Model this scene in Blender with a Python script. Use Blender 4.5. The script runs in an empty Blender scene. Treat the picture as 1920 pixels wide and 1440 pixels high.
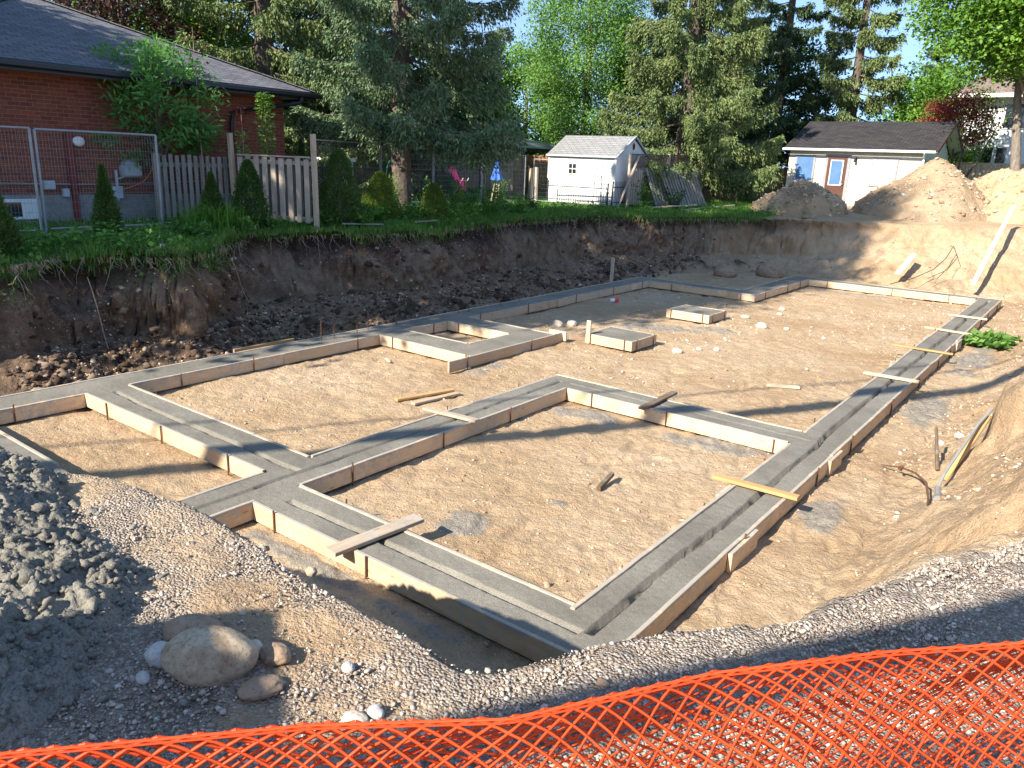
import bpy, math, random
import numpy as np
from mathutils import Matrix, Vector

# ------------------------------------------------------------------ camera, sky, sun, exposure
sc = bpy.context.scene
COL = sc.collection
cam_d = bpy.data.cameras.new("Camera")
cam = bpy.data.objects.new("Camera", cam_d)
COL.objects.link(cam)
cam_d.sensor_width = 36.0
cam_d.lens = 27.15
cam_d.clip_start = 0.05
cam_d.clip_end = 2000
RC = ((0.79117371, -0.19891796, 0.57833883), (0.6103709, 0.19709894, -0.76720231), (0.03862035, 0.95999149, 0.27735323))
m = Matrix.Identity(4)
for i in range(3):
    for j in range(3):
        m[i][j] = RC[i][j]
m[0][3], m[1][3], m[2][3] = 0.0, 0.0, 3.4
cam.matrix_world = m
sc.camera = cam

SUN_EL = math.radians(34.5)
SHADOW_AZ = math.radians(80.0)          # the way shadows fall, from +X towards +Y
sun_dir = Vector((math.cos(SHADOW_AZ) * math.cos(SUN_EL), math.sin(SHADOW_AZ) * math.cos(SUN_EL), -math.sin(SUN_EL)))
sun_d = bpy.data.lights.new("sun", 'SUN')
sun_d.energy = 4.9
sun_d.angle = math.radians(0.53)
sun_d.color = (1.0, 0.92, 0.79)
sun = bpy.data.objects.new("sun", sun_d)
COL.objects.link(sun)
sun.rotation_euler = sun_dir.to_track_quat('-Z', 'Y').to_euler()
sun.location = (0, -20, 30)

W = bpy.data.worlds.new("World")
sc.world = W
W.use_nodes = True
nt = W.node_tree
nt.nodes.clear()
wo = nt.nodes.new("ShaderNodeOutputWorld")
bg = nt.nodes.new("ShaderNodeBackground")
sky = nt.nodes.new("ShaderNodeTexSky")
sky.sky_type = 'NISHITA'
sky.sun_disc = False
sky.sun_elevation = SUN_EL
to_sun = -sun_dir
sky.sun_rotation = math.atan2(to_sun.x, to_sun.y)
sky.air_density = 1.2
sky.dust_density = 0.3
sky.ozone_density = 2.0
bg.inputs["Strength"].default_value = 0.15
tc = nt.nodes.new("ShaderNodeTexCoord")
va = nt.nodes.new("ShaderNodeVectorMath"); va.operation = 'ADD'; va.inputs[1].default_value = (0, 0, 0.28)
nt.links.new(tc.outputs["Generated"], va.inputs[0]); nt.links.new(va.outputs[0], sky.inputs["Vector"])
nt.links.new(sky.outputs[0], bg.inputs[0])
nt.links.new(bg.outputs[0], wo.inputs[0])
sc.view_settings.view_transform = 'Standard'
sc.view_settings.look = 'None'
sc.view_settings.gamma = 1.0
sc.view_settings.exposure = 1.28
sc.cycles.max_bounces = 4
sc.cycles.diffuse_bounces = 3
sc.cycles.transparent_max_bounces = 8
sc.cycles.use_denoising = True

# ------------------------------------------------------------------ noise
_rs = np.random.RandomState(7)
_T = _rs.rand(32, 32, 32).astype(np.float32)

def vnoise(x, y, z):
    x = np.asarray(x, np.float64); y = np.asarray(y, np.float64); z = np.asarray(z, np.float64)
    x, y, z = np.broadcast_arrays(x, y, z)
    xi = np.floor(x).astype(int); yi = np.floor(y).astype(int); zi = np.floor(z).astype(int)
    fx = x - xi; fy = y - yi; fz = z - zi
    fx = fx * fx * (3 - 2 * fx); fy = fy * fy * (3 - 2 * fy); fz = fz * fz * (3 - 2 * fz)
    a = xi & 31; b = yi & 31; c = zi & 31
    a1 = (a + 1) & 31; b1 = (b + 1) & 31; c1 = (c + 1) & 31
    r = ((_T[a, b, c] * (1 - fx) + _T[a1, b, c] * fx) * (1 - fy) + (_T[a, b1, c] * (1 - fx) + _T[a1, b1, c] * fx) * fy) * (1 - fz) \
        + ((_T[a, b, c1] * (1 - fx) + _T[a1, b, c1] * fx) * (1 - fy) + (_T[a, b1, c1] * (1 - fx) + _T[a1, b1, c1] * fx) * fy) * fz
    return r * 2 - 1

def fbm(x, y, z=0.0, octv=4, gain=0.5):
    s = 0; a = 1.0; t = 0
    x = np.asarray(x, np.float64); y = np.asarray(y, np.float64); z = np.asarray(z, np.float64)
    for i in range(octv):
        s = s + a * vnoise(x * 2 ** i + 13.7 * i, y * 2 ** i + 5.3 * i, z * 2 ** i + 9.1 * i)
        t += a; a *= gain
    return s / t

def sstep(a, b, x):
    t = np.clip((x - a) / (b - a), 0, 1)
    return t * t * (3 - 2 * t)

# ------------------------------------------------------------------ object helpers
def tag(o, label=None, cat=None, group=None, kind=None):
    if label: o["label"] = label
    if cat: o["category"] = cat
    if group: o["group"] = group
    if kind: o["kind"] = kind
    return o

def empty(name, loc=(0, 0, 0), rz=0.0):
    o = bpy.data.objects.new(name, None)
    COL.objects.link(o)
    o.location = loc
    o.rotation_euler = (0, 0, rz)
    o.empty_display_size = 0.2
    return o

def link_mesh(name, V, F, mat, parent=None, smooth=False, attrs=None, colors=None):
    """V (n,3); F (m,k) int array or list of face lists."""
    me = bpy.data.meshes.new(name)
    V = np.asarray(V, np.float32)
    if isinstance(F, np.ndarray):
        k = F.shape[1]
        me.vertices.add(len(V)); me.vertices.foreach_set("co", V.ravel())
        me.loops.add(F.size); me.loops.foreach_set("vertex_index", F.ravel().astype(np.int32))
        me.polygons.add(len(F))
        me.polygons.foreach_set("loop_start", (np.arange(len(F)) * k).astype(np.int32))
        me.polygons.foreach_set("loop_total", np.full(len(F), k, np.int32))
        me.update(calc_edges=True)
    else:
        me.from_pydata([tuple(v) for v in V.tolist()], [], F)
    if smooth:
        me.polygons.foreach_set("use_smooth", np.ones(len(me.polygons), bool))
    for nm, arr in (attrs or {}).items():
        arr = np.asarray(arr, np.float32)
        if arr.ndim == 1:
            a = me.attributes.new(nm, 'FLOAT', 'POINT'); a.data.foreach_set("value", arr)
        else:
            a = me.attributes.new(nm, 'FLOAT_VECTOR', 'POINT'); a.data.foreach_set("vector", arr.ravel())
    me.materials.append(mat)
    me.update()
    o = bpy.data.objects.new(name, me)
    COL.objects.link(o)
    if parent is not None:
        o.parent = parent
    return o

CUBE_F = [(0, 3, 2, 1), (4, 5, 6, 7), (0, 1, 5, 4), (1, 2, 6, 5), (2, 3, 7, 6), (3, 0, 4, 7)]

class MB:
    """collects boxes, bars, tubes and prisms, builds ONE mesh object"""
    def __init__(s):
        s.V = []; s.F = []; s.bc = []; s.rnd = []
        s.n = 0
    def add(s, V, F, bc=None, rnd=None):
        V = np.asarray(V, float)
        s.V.append(V)
        s.F += [tuple(i + s.n for i in f) for f in F]
        s.bc.append(V if bc is None else np.asarray(bc, float))
        s.rnd.append(np.full(len(V), random.random() if rnd is None else rnd))
        s.n += len(V)
        return s
    def frame(s, p0, X, Y, Z, L, w, h, rnd=None, bevel=0.0, jit=0.0):
        """box from p0 along unit X length L, Y width w (centred), Z height h (centred)"""
        X = np.asarray(X, float); Y = np.asarray(Y, float); Z = np.asarray(Z, float); p0 = np.asarray(p0, float)
        r = random.random() if rnd is None else rnd
        if bevel <= 0:
            loc = np.array([(0, -w/2, -h/2), (L, -w/2, -h/2), (L, w/2, -h/2), (0, w/2, -h/2), (0, -w/2, h/2), (L, -w/2, h/2), (L, w/2, h/2), (0, w/2, h/2)])
            F = CUBE_F
        else:
            b = min(bevel, w * .3, h * .3)
            prof = [(-w/2 + b, -h/2), (w/2 - b, -h/2), (w/2, -h/2 + b), (w/2, h/2 - b), (w/2 - b, h/2), (-w/2 + b, h/2), (-w/2, h/2 - b), (-w/2, -h/2 + b)]
            ns = max(2, min(14, int(L / 0.25) + 1))
            loc = []
            for i in range(ns):
                x = L * i / (ns - 1)
                oy = jit * (random.random() - .5) * (w * .0 + 1); oz = jit * (random.random() - .5)
                for (a, c) in prof:
                    loc.append((x, a + oy, c + oz))
            loc = np.array(loc)
            F = [tuple(range(7, -1, -1))]
            for i in range(ns - 1):
                for j in range(8):
                    a = i * 8 + j; b2 = i * 8 + (j + 1) % 8
                    F.append((a, b2, b2 + 8, a + 8))
            F.append(tuple((ns - 1) * 8 + j for j in range(8)))
        P = p0 + loc[:, :1] * X + loc[:, 1:2] * Y + loc[:, 2:3] * Z
        bc = loc + np.array([r * 37.0, r * 11.0, r * 5.0])
        return s.add(P, F, bc, r)
    def bar(s, a, b, w, h, up=(0, 0, 1), **k):
        a = np.asarray(a, float); b = np.asarray(b, float)
        X = b - a; L = np.linalg.norm(X); X = X / L
        up = np.asarray(up, float)
        Y = np.cross(up, X)
        if np.linalg.norm(Y) < 1e-4:
            Y = np.cross((0, 1, 0), X)
        Y /= np.linalg.norm(Y); Z = np.cross(X, Y)
        return s.frame(a, X, Y, Z, L, w, h, **k)
    def box(s, x0, y0, z0, x1, y1, z1, **k):
        L = [x1 - x0, y1 - y0, z1 - z0]
        E = np.eye(3)
        ax = int(np.argmax(L)); o = [(1, 2), (2, 0), (0, 1)][ax]
        c = np.array([(x0 + x1) / 2, (y0 + y1) / 2, (z0 + z1) / 2]); c[ax] = (x0, y0, z0)[ax]
        return s.frame(c, E[ax], E[o[0]], E[o[1]], L[ax], L[o[0]], L[o[1]], **k)
    def tube(s, pts, r, n=8, rnd=None, cap=True):
        pts = [np.asarray(p, float) for p in pts]
        if np.isscalar(r): r = [r] * len(pts)
        V = []; F = []; bc = []
        Lc = 0
        prevU = None
        for i, p in enumerate(pts):
            d = pts[min(i + 1, len(pts) - 1)] - pts[max(i - 1, 0)]
            d = d / (np.linalg.norm(d) + 1e-9)
            U = np.cross(d, (0, 0, 1)) if prevU is None else prevU - d * prevU.dot(d)
            if np.linalg.norm(U) < 1e-3: U = np.cross(d, (0, 1, 0))
            U /= np.linalg.norm(U); prevU = U
            Wv = np.cross(d, U)
            if i: Lc += np.linalg.norm(p - pts[i - 1])
            for j in range(n):
                a = 2 * math.pi * j / n
                V.append(p + r[i] * (math.cos(a) * U + math.sin(a) * Wv))
                bc.append((Lc, r[i] * math.cos(a), r[i] * math.sin(a)))
        for i in range(len(pts) - 1):
            for j in range(n):
                a = i * n + j; b = i * n + (j + 1) % n
                F.append((a, b, b + n, a + n))
        if cap:
            F.append(tuple(range(n - 1, -1, -1)))
            F.append(tuple((len(pts) - 1) * n + j for j in range(n)))
        rr = random.random() if rnd is None else rnd
        return s.add(V, F, np.array(bc) + rr * 17, rr)
    def poly(s, pts, rnd=None):
        return s.add(pts, [tuple(range(len(pts)))], None, rnd)
    def build(s, name, mat, parent=None, smooth=False):
        return link_mesh(name, np.concatenate(s.V), s.F, mat, parent, smooth,
                         attrs={"bc": np.concatenate(s.bc), "rnd": np.concatenate(s.rnd)})

# ------------------------------------------------------------------ materials
class NT:
    def __init__(s, name, rough=0.8, spec=0.3):
        s.m = bpy.data.materials.new(name); s.m.use_nodes = True
        s.t = s.m.node_tree; s.t.nodes.clear()
        s.out = s.t.nodes.new("ShaderNodeOutputMaterial")
        s.b = s.t.nodes.new("ShaderNodeBsdfPrincipled")
        s.b.inputs["Roughness"].default_value = rough
        s.b.inputs["Specular IOR Level"].default_value = spec
        s.t.links.new(s.b.outputs[0], s.out.inputs[0])
    def L(s, a, b): s.t.links.new(a, b)
    def val(s, sock, v):
        if isinstance(v, bpy.types.NodeSocket): s.L(v, sock)
        elif isinstance(v, (tuple, list)) and len(v) == 3 and sock.type == 'RGBA': sock.default_value = (*v, 1)
        else: sock.default_value = v
    def coord(s, kind="Object", scale=(1, 1, 1)):
        if kind in ("Object", "Generated", "UV"):
            o = s.t.nodes.new("ShaderNodeTexCoord").outputs[kind]
        else:
            a = s.t.nodes.new("ShaderNodeAttribute"); a.attribute_name = kind; o = a.outputs["Vector"]
        mp = s.t.nodes.new("ShaderNodeMapping"); mp.inputs["Scale"].default_value = scale
        s.L(o, mp.inputs[0]); return mp.outputs[0]
    def attr(s, name, out="Fac"):
        a = s.t.nodes.new("ShaderNodeAttribute"); a.attribute_name = name; return a.outputs[out]
    def noise(s, vec, scale, detail=4, rough=0.55, dist=0.0):
        n = s.t.nodes.new("ShaderNodeTexNoise"); s.L(vec, n.inputs["Vector"])
        n.inputs["Scale"].default_value = scale; n.inputs["Detail"].default_value = detail
        n.inputs["Roughness"].default_value = rough; n.inputs["Distortion"].default_value = dist
        return n.outputs["Fac"]
    def voro(s, vec, scale, feature='F1', out="Distance", rand=1.0):
        n = s.t.nodes.new("ShaderNodeTexVoronoi"); s.L(vec, n.inputs["Vector"]); n.feature = feature
        n.inputs["Scale"].default_value = scale; n.inputs["Randomness"].default_value = rand
        return n.outputs[out]
    def ramp(s, fac, stops):
        n = s.t.nodes.new("ShaderNodeValToRGB"); s.val(n.inputs[0], fac)
        e = n.color_ramp.elements
        while len(e) < len(stops): e.new(0.5)
        for i, (p, c) in enumerate(stops):
            e[i].position = p; e[i].color = (*c, 1) if not isinstance(c, (int, float)) else (c, c, c, 1)
        return n.outputs[0]
    def mix(s, f, a, b, mode='MIX'):
        n = s.t.nodes.new("ShaderNodeMix"); n.data_type = 'RGBA'; n.blend_type = mode
        s.val(n.inputs[0], f); s.val(n.inputs[6], a); s.val(n.inputs[7], b); return n.outputs[2]
    def math(s, op, a, b=0.0, clamp=False):
        n = s.t.nodes.new("ShaderNodeMath"); n.operation = op; n.use_clamp = clamp
        s.val(n.inputs[0], a); s.val(n.inputs[1], b); return n.outputs[0]
    def bump(s, h, strength=0.5, dist=0.01, prev=None):
        n = s.t.nodes.new("ShaderNodeBump"); n.inputs["Strength"].default_value = strength; n.inputs["Distance"].default_value = dist
        s.L(h, n.inputs["Height"])
        if prev: s.L(prev, n.inputs["Normal"])
        s.L(n.outputs[0], s.b.inputs["Normal"]); return n.outputs[0]
    def col(s, c): s.val(s.b.inputs["Base Color"], c)
    def rough(s, c): s.val(s.b.inputs["Roughness"], c)

def m_plain(name, c, rough=0.6, metal=0.0, var=0.12, scale=6.0, spec=0.4):
    n = NT(name, rough, spec)
    f = n.noise(n.coord(), scale, 5)
    n.col(n.ramp(f, [(0.3, tuple(x * (1 - var) for x in c)), (0.7, tuple(min(1, x * (1 + var)) for x in c))]))
    n.b.inputs["Metallic"].default_value = metal
    return n.m

def m_wood(name, c1, c2, dark=(0.10, 0.07, 0.045), rough=0.75, splat=0.0, knots=True, topsmear=False):
    n = NT(name, rough, 0.2)
    v = n.coord("bc", (1.5, 22, 22))
    f = n.noise(v, 2.0, 6, 0.6, 0.6)
    base = n.mix(n.ramp(f, [(0.3, 0.0), (0.72, 1.0)]), c1, c2)
    r = n.attr("rnd")
    base = n.mix(0.55, base, n.mix(r, (0.62, 0.58, 0.55), (1.0, 1.0, 1.0)), 'MULTIPLY')
    v2 = n.coord("bc", (1, 1, 1))
    st = n.noise(v2, 3.0, 5, 0.6)
    base = n.mix(n.ramp(st, [(0.52, 0.0), (0.78, 0.55)]), base, dark)
    if knots:
        k = n.voro(n.coord("bc", (2.2, 9, 9)), 1.0)
        base = n.mix(n.ramp(k, [(0.06, 0.75), (0.11, 0.0)]), base, tuple(x * 0.8 for x in dark))
    if splat > 0:
        g = n.noise(v2, 16.0, 6, 0.7)
        g2 = n.noise(v2, 2.2, 3, 0.5)
        gg = n.math('MULTIPLY', n.ramp(g, [(0.47, 0.0), (0.58, 1.0)]), n.ramp(g2, [(0.42, 0.0), (0.62, 1.0)]))
        base = n.mix(n.math('MULTIPLY', gg, splat), base, (0.36, 0.35, 0.33))
    if topsmear:
        ob = n.coord(); sp = n.t.nodes.new("ShaderNodeSeparateXYZ"); n.L(ob, sp.inputs[0])
        edge = n.math('ADD', sp.outputs[2], n.math('MULTIPLY', n.math('SUBTRACT', n.noise(ob, 7.0, 5, 0.7), 0.5), 0.22))
        base = n.mix(n.math('MULTIPLY', n.ramp(edge, [(0.178, 0.0), (0.196, 1.0)]), 0.85), base, (0.33, 0.31, 0.27))
        base = n.mix(n.math('MULTIPLY', n.ramp(edge, [(0.0, 1.0), (0.035, 0.0)]), 0.5), base, (0.30, 0.21, 0.13))
    n.col(base)
    n.bump(f, 0.35, 0.004)
    return n.m

def m_leaf(name, stops, trans=0.3, rough=0.55, clump=0.7):
    """foliage colour varies from leaf to leaf (attribute rnd) and from spray to spray"""
    n = NT(name, rough, 0.25)
    r = n.attr("rnd")
    f = n.noise(n.coord(), clump, 3)
    mixf = n.math('ADD', n.math('MULTIPLY', r, 0.62), n.math('MULTIPLY', n.math('SUBTRACT', f, 0.31), 0.9), clamp=True)
    c = n.ramp(mixf, stops)
    n.col(c)
    tr = n.t.nodes.new("ShaderNodeBsdfTranslucent")
    n.L(n.mix(1.0, c, (1.15, 1.2, 0.55), 'MULTIPLY'), tr.inputs[0])
    mx = n.t.nodes.new("ShaderNodeMixShader"); mx.inputs[0].default_value = trans
    n.L(n.b.outputs[0], mx.inputs[1]); n.L(tr.outputs[0], mx.inputs[2]); n.L(mx.outputs[0], n.out.inputs[0])
    return n.m

def m_ground():
    n = NT("soil_and_grass", 0.92, 0.15)
    v = n.coord()
    big = n.noise(v, 0.45, 5, 0.6)
    mid = n.noise(v, 4.5, 5, 0.62)
    fine = n.noise(v, 55.0, 4, 0.7)
    sand = n.ramp(big, [(0.30, (0.38, 0.255, 0.145)), (0.5, (0.48, 0.350, 0.220)), (0.70, (0.55, 0.420, 0.285))])
    sand = n.mix(n.ramp(mid, [(0.30, 0.45), (0.55, 0.0)]), sand, (0.30, 0.19, 0.105))
    sand = n.mix(n.ramp(fine, [(0.34, 0.5), (0.55, 0.0)]), sand, (0.20, 0.125, 0.07))
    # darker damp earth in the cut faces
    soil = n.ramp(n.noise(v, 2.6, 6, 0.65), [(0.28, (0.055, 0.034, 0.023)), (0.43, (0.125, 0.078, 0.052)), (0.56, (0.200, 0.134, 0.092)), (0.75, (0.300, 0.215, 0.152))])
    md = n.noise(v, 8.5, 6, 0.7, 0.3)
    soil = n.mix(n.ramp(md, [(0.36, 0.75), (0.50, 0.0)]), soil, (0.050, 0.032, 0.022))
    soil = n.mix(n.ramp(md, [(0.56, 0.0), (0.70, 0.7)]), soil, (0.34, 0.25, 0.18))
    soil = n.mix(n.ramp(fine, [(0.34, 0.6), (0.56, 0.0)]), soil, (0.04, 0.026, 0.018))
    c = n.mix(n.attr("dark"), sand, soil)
    topsoil = n.ramp(n.noise(v, 9.0, 5, 0.65), [(0.3, (0.018, 0.012, 0.009)), (0.7, (0.075, 0.048, 0.033))])
    c = n.mix(n.attr("humus"), c, topsoil)
    # light pebbles held in the earth
    pv = n.voro(v, 30.0); pr = n.voro(v, 30.0, out="Color")
    sepn = n.t.nodes.new("ShaderNodeSeparateColor"); n.L(pr, sepn.inputs[0])
    keep = n.math('GREATER_THAN', sepn.outputs[0], 0.84)
    peb = n.math('MULTIPLY', n.ramp(pv, [(0.20, 1.0), (0.30, 0.0)]), keep)
    pcol = n.mix(sepn.outputs[1], (0.50, 0.44, 0.38), (0.30, 0.22, 0.17))
    c = n.mix(n.math('MULTIPLY', peb, n.attr("peb")), c, pcol)
    # crushed stone
    gv = n.voro(v, 85.0, out="Color"); gd = n.voro(v, 85.0)
    gsep = n.t.nodes.new("ShaderNodeSeparateColor"); n.L(gv, gsep.inputs[0])
    gcol = n.ramp(gsep.outputs[0], [(0.0, (0.26, 0.20, 0.15)), (0.45, (0.36, 0.295, 0.235)), (0.8, (0.44, 0.375, 0.315)), (1.0, (0.54, 0.47, 0.41))])
    gcol = n.mix(n.ramp(gd, [(0.50, 0.0), (0.72, 0.4)]), gcol, (0.22, 0.17, 0.125))
    c = n.mix(n.attr("gravel"), c, gcol)
    grass = n.ramp(n.noise(v, 22.0, 5, 0.7), [(0.3, (0.035, 0.062, 0.016)), (0.5, (0.075, 0.150, 0.028)), (0.72, (0.145, 0.270, 0.045))])
    c = n.mix(n.attr("grass"), c, grass)
    cem = n.ramp(n.noise(v, 34.0, 4, 0.7), [(0.3, (0.17, 0.155, 0.13)), (0.7, (0.33, 0.305, 0.265))])
    c = n.mix(n.attr("cement"), c, cem)
    n.col(c)
    # relief: grains, clods and cracks
    h1 = n.noise(v, 14.0, 6, 0.65); h2 = n.noise(v, 75.0, 3, 0.7)
    h = n.math('ADD', n.math('MULTIPLY', h1, 1.0), n.math('MULTIPLY', h2, 0.35))
    h = n.math('ADD', h, n.math('MULTIPLY', peb, 0.25))
    h = n.math('ADD', h, n.math('MULTIPLY', n.math('MULTIPLY', gd, n.attr("gravel")), -0.6))
    n.bump(h, 1.0, 0.045)
    return n.m

def m_concrete(name="wet_concrete", c1=(0.150, 0.143, 0.128), c2=(0.245, 0.235, 0.212), gr=0.9):
    n = NT(name, 0.72, 0.35)
    v = n.coord()
    a = n.noise(v, 1.6, 5, 0.6); b = n.noise(v, 110.0, 3, 0.7)
    c = n.mix(n.ramp(a, [(0.35, 0.0), (0.65, 1.0)]), c1, c2)
    c = n.mix(n.ramp(b, [(0.36, 0.7), (0.52, 0.0)]), c, tuple(x * 0.45 for x in c1))
    c = n.mix(n.ramp(b, [(0.60, 0.0), (0.72, 0.5)]), c, tuple(min(1, x * 1.7) for x in c2))
    n.col(c)
    h = n.math('ADD', n.noise(v, 60.0, 4, 0.7), n.math('MULTIPLY', n.noise(v, 9.0, 3, 0.5), 0.5))
    n.bump(h, gr, 0.008)
    return n.m

def m_shingle(name, cols, sx=1.1, sy=7.0, rough=0.9, axis='x'):
    n = NT(name, rough, 0.2)
    v = n.coord("bc")
    br = n.t.nodes.new("ShaderNodeTexBrick"); n.L(v, br.inputs["Vector"])
    br.inputs["Scale"].default_value = 1.0
    br.inputs["Brick Width"].default_value = 0.30; br.inputs["Row Height"].default_value = 0.14
    br.inputs["Mortar Size"].default_value = 0.010; br.inputs["Bias"].default_value = 0.0
    br.inputs["Color1"].default_value = (*cols[0], 1); br.inputs["Color2"].default_value = (*cols[1], 1)
    br.inputs["Mortar"].default_value = (*[x * 0.35 for x in cols[0]], 1)
    f = n.noise(v, 1.8, 4, 0.6); g = n.noise(v, 26.0, 4, 0.7)
    c = n.mix(n.ramp(f, [(0.35, 0.0), (0.7, 0.6)]), br.outputs[0], cols[2])
    c = n.mix(0.8, c, n.ramp(g, [(0.3, 0.45), (0.7, 1.25)]), 'MULTIPLY')
    n.col(c)
    n.bump(n.math('SUBTRACT', n.math('MULTIPLY', g, 0.4), br.outputs["Fac"]), 0.8, 0.012)
    return n.m

def m_brick():
    n = NT("red_brick", 0.85, 0.2)
    v = n.coord("bc")
    br = n.t.nodes.new("ShaderNodeTexBrick"); n.L(v, br.inputs["Vector"])
    br.inputs["Scale"].default_value = 1.0
    br.inputs["Brick Width"].default_value = 0.225; br.inputs["Row Height"].default_value = 0.078
    br.inputs["Mortar Size"].default_value = 0.0065; br.inputs["Mortar Smooth"].default_value = 0.2
    br.inputs["Bias"].default_value = -0.15
    br.inputs["Color1"].default_value = (0.27, 0.075, 0.042, 1); br.inputs["Color2"].default_value = (0.135, 0.038, 0.028, 1)
    br.inputs["Mortar"].default_value = (0.25, 0.165, 0.125, 1)
    f = n.noise(v, 1.3, 4, 0.6); g = n.noise(v, 40.0, 4, 0.6)
    c = n.mix(n.ramp(f, [(0.35, 0.0), (0.75, 0.45)]), br.outputs[0], (0.24, 0.08, 0.048))
    c = n.mix(0.6, c, n.ramp(g, [(0.3, 0.55), (0.7, 1.2)]), 'MULTIPLY')
    n.col(c)
    n.bump(n.math('SUBTRACT', n.math('MULTIPLY', g, 0.3), br.outputs["Fac"]), 0.6, 0.01)
    return n.m

def m_siding(name, c, pitch=0.2, rough=0.6):
    """painted boards: dirt and scratches only, the laps are modelled"""
    n = NT(name, rough, 0.35)
    v = n.coord()
    f = n.noise(v, 1.5, 6, 0.65); g = n.noise(n.coord(scale=(0.6, 0.6, 14)), 3.0, 4, 0.6)
    col = n.mix(n.ramp(f, [(0.40, 0.0), (0.75, 0.35)]), c, tuple(x * 0.66 for x in c))
    col = n.mix(n.ramp(g, [(0.55, 0.0), (0.8, 0.25)]), col, tuple(x * 0.6 for x in c))
    n.col(col)
    return n.m

def m_bark(name, c1, c2):
    n = NT(name, 0.95, 0.1)
    v = n.coord(scale=(1, 1, 0.35))
    f = n.noise(v, 14.0, 6, 0.7, 0.4)
    n.col(n.ramp(f, [(0.32, c1), (0.66, c2)]))
    n.bump(f, 1.0, 0.04)
    return n.m

def m_rock(name, c1, c2, c3):
    n = NT(name, 0.85, 0.25)
    v = n.coord()
    f = n.noise(v, 9.0, 6, 0.65); g = n.noise(v, 70.0, 4, 0.7)
    r = n.attr("rnd")
    c = n.mix(n.ramp(f, [(0.40, 0.0), (0.60, 1.0)]), c1, c2)
    c = n.mix(n.math('MULTIPLY', r, 0.5), c, c3)
    c = n.mix(n.ramp(g, [(0.36, 0.5), (0.5, 0.0)]), c, tuple(x * 0.5 for x in c1))
    n.col(c)
    n.bump(n.math('ADD', g, f), 0.5, 0.006)
    return n.m

M = {}
M['ground'] = m_ground()
M['conc'] = m_concrete(c1=(0.158, 0.144, 0.118), c2=(0.232, 0.214, 0.178), gr=0.6)
M['spill'] = m_concrete("spilled_concrete", (0.155, 0.142, 0.114), (0.250, 0.230, 0.190), 0.9)
M['form'] = m_wood("form_lumber", (0.60, 0.42, 0.25), (0.70, 0.54, 0.36), splat=0.8, dark=(0.32, 0.20, 0.11), topsmear=True)
M['form_old'] = m_wood("stained_lumber", (0.50, 0.34, 0.20), (0.60, 0.44, 0.29), splat=1.0, dark=(0.22, 0.15, 0.09), topsmear=True)
M['crusted'] = m_wood("crusted_lumber", (0.36, 0.28, 0.20), (0.46, 0.38, 0.29), splat=1.0, dark=(0.2, 0.15, 0.11))
M['pine'] = m_wood("pale_pine", (0.62, 0.50, 0.33), (0.72, 0.60, 0.42), dark=(0.40, 0.27, 0.15), splat=0.2)
M['brownwood'] = m_wood("brown_lumber", (0.46, 0.27, 0.11), (0.58, 0.38, 0.18), dark=(0.26, 0.15, 0.07))
M['darkwood'] = m_wood("dark_lumber", (0.10, 0.075, 0.05), (0.20, 0.15, 0.10), dark=(0.04, 0.03, 0.02), splat=0.4)
M['fence'] = m_wood("weathered_fence", (0.42, 0.34, 0.27), (0.57, 0.48, 0.39), dark=(0.2, 0.16, 0.12))
M['fencegrey'] = m_wood("grey_fence", (0.22, 0.20, 0.175), (0.34, 0.31, 0.275), dark=(0.09, 0.08, 0.065))
M['fencebrown'] = m_wood("brown_fence", (0.13, 0.095, 0.065), (0.21, 0.155, 0.11), dark=(0.06, 0.045, 0.035))
M['fenceorange'] = m_wood("orange_stained_fence", (0.50, 0.24, 0.09), (0.60, 0.32, 0.14), dark=(0.3, 0.14, 0.06))
M['fencetan'] = m_wood("tan_fence", (0.47, 0.35, 0.24), (0.56, 0.44, 0.32), dark=(0.28, 0.2, 0.14))
M['steel'] = m_plain("galvanised_steel", (0.30, 0.315, 0.33), 0.5, 0.6)
M['rebar'] = m_plain("rusty_rebar", (0.14, 0.07, 0.04), 0.8, 0.3, 0.3, 30)
M['black'] = m_plain("black_iron", (0.018, 0.018, 0.02), 0.5, 0.2)
M['gutter'] = m_plain("black_gutter", (0.016, 0.017, 0.021), 0.35, 0.0)
M['brick'] = m_brick()
M['shingle'] = m_shingle("grey_shingles", [(0.115, 0.118, 0.135), (0.200, 0.200, 0.220), (0.15, 0.148, 0.165)])
M['shingle_dark'] = m_shingle("dark_shingles", [(0.030, 0.029, 0.033), (0.062, 0.058, 0.060), (0.05, 0.045, 0.045)])
M['shingle_shed'] = m_shingle("shed_shingles", [(0.235, 0.235, 0.235), (0.30, 0.30, 0.295), (0.26, 0.26, 0.26)])
M['shingle_brown'] = m_shingle("brown_shingles", [(0.17, 0.13, 0.11), (0.26, 0.20, 0.17), (0.2, 0.16, 0.14)])
M['white'] = m_siding("white_siding", (0.70, 0.70, 0.69))
M['cream'] = m_siding("cream_siding", (0.60, 0.575, 0.48))
M['frame_grey'] = m_plain("grey_window_frame", (0.26, 0.26, 0.27), 0.5)
M['stucco'] = m_siding("white_stucco", (0.80, 0.80, 0.82))
M['trim'] = m_plain("white_trim", (0.72, 0.71, 0.68), 0.5)
M['foundation'] = m_rock("foundation_block", (0.20, 0.19, 0.175), (0.29, 0.275, 0.25), (0.25, 0.24, 0.22))
M['rock'] = m_rock("field_stone", (0.42, 0.34, 0.25), (0.55, 0.47, 0.37), (0.60, 0.55, 0.48))
M['rockwhite'] = m_rock("pale_stone", (0.38, 0.37, 0.35), (0.52, 0.50, 0.46), (0.47, 0.44, 0.40))
M['rockbrown'] = m_rock("brown_clod", (0.26, 0.18, 0.115), (0.36, 0.26, 0.175), (0.31, 0.22, 0.15))
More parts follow.
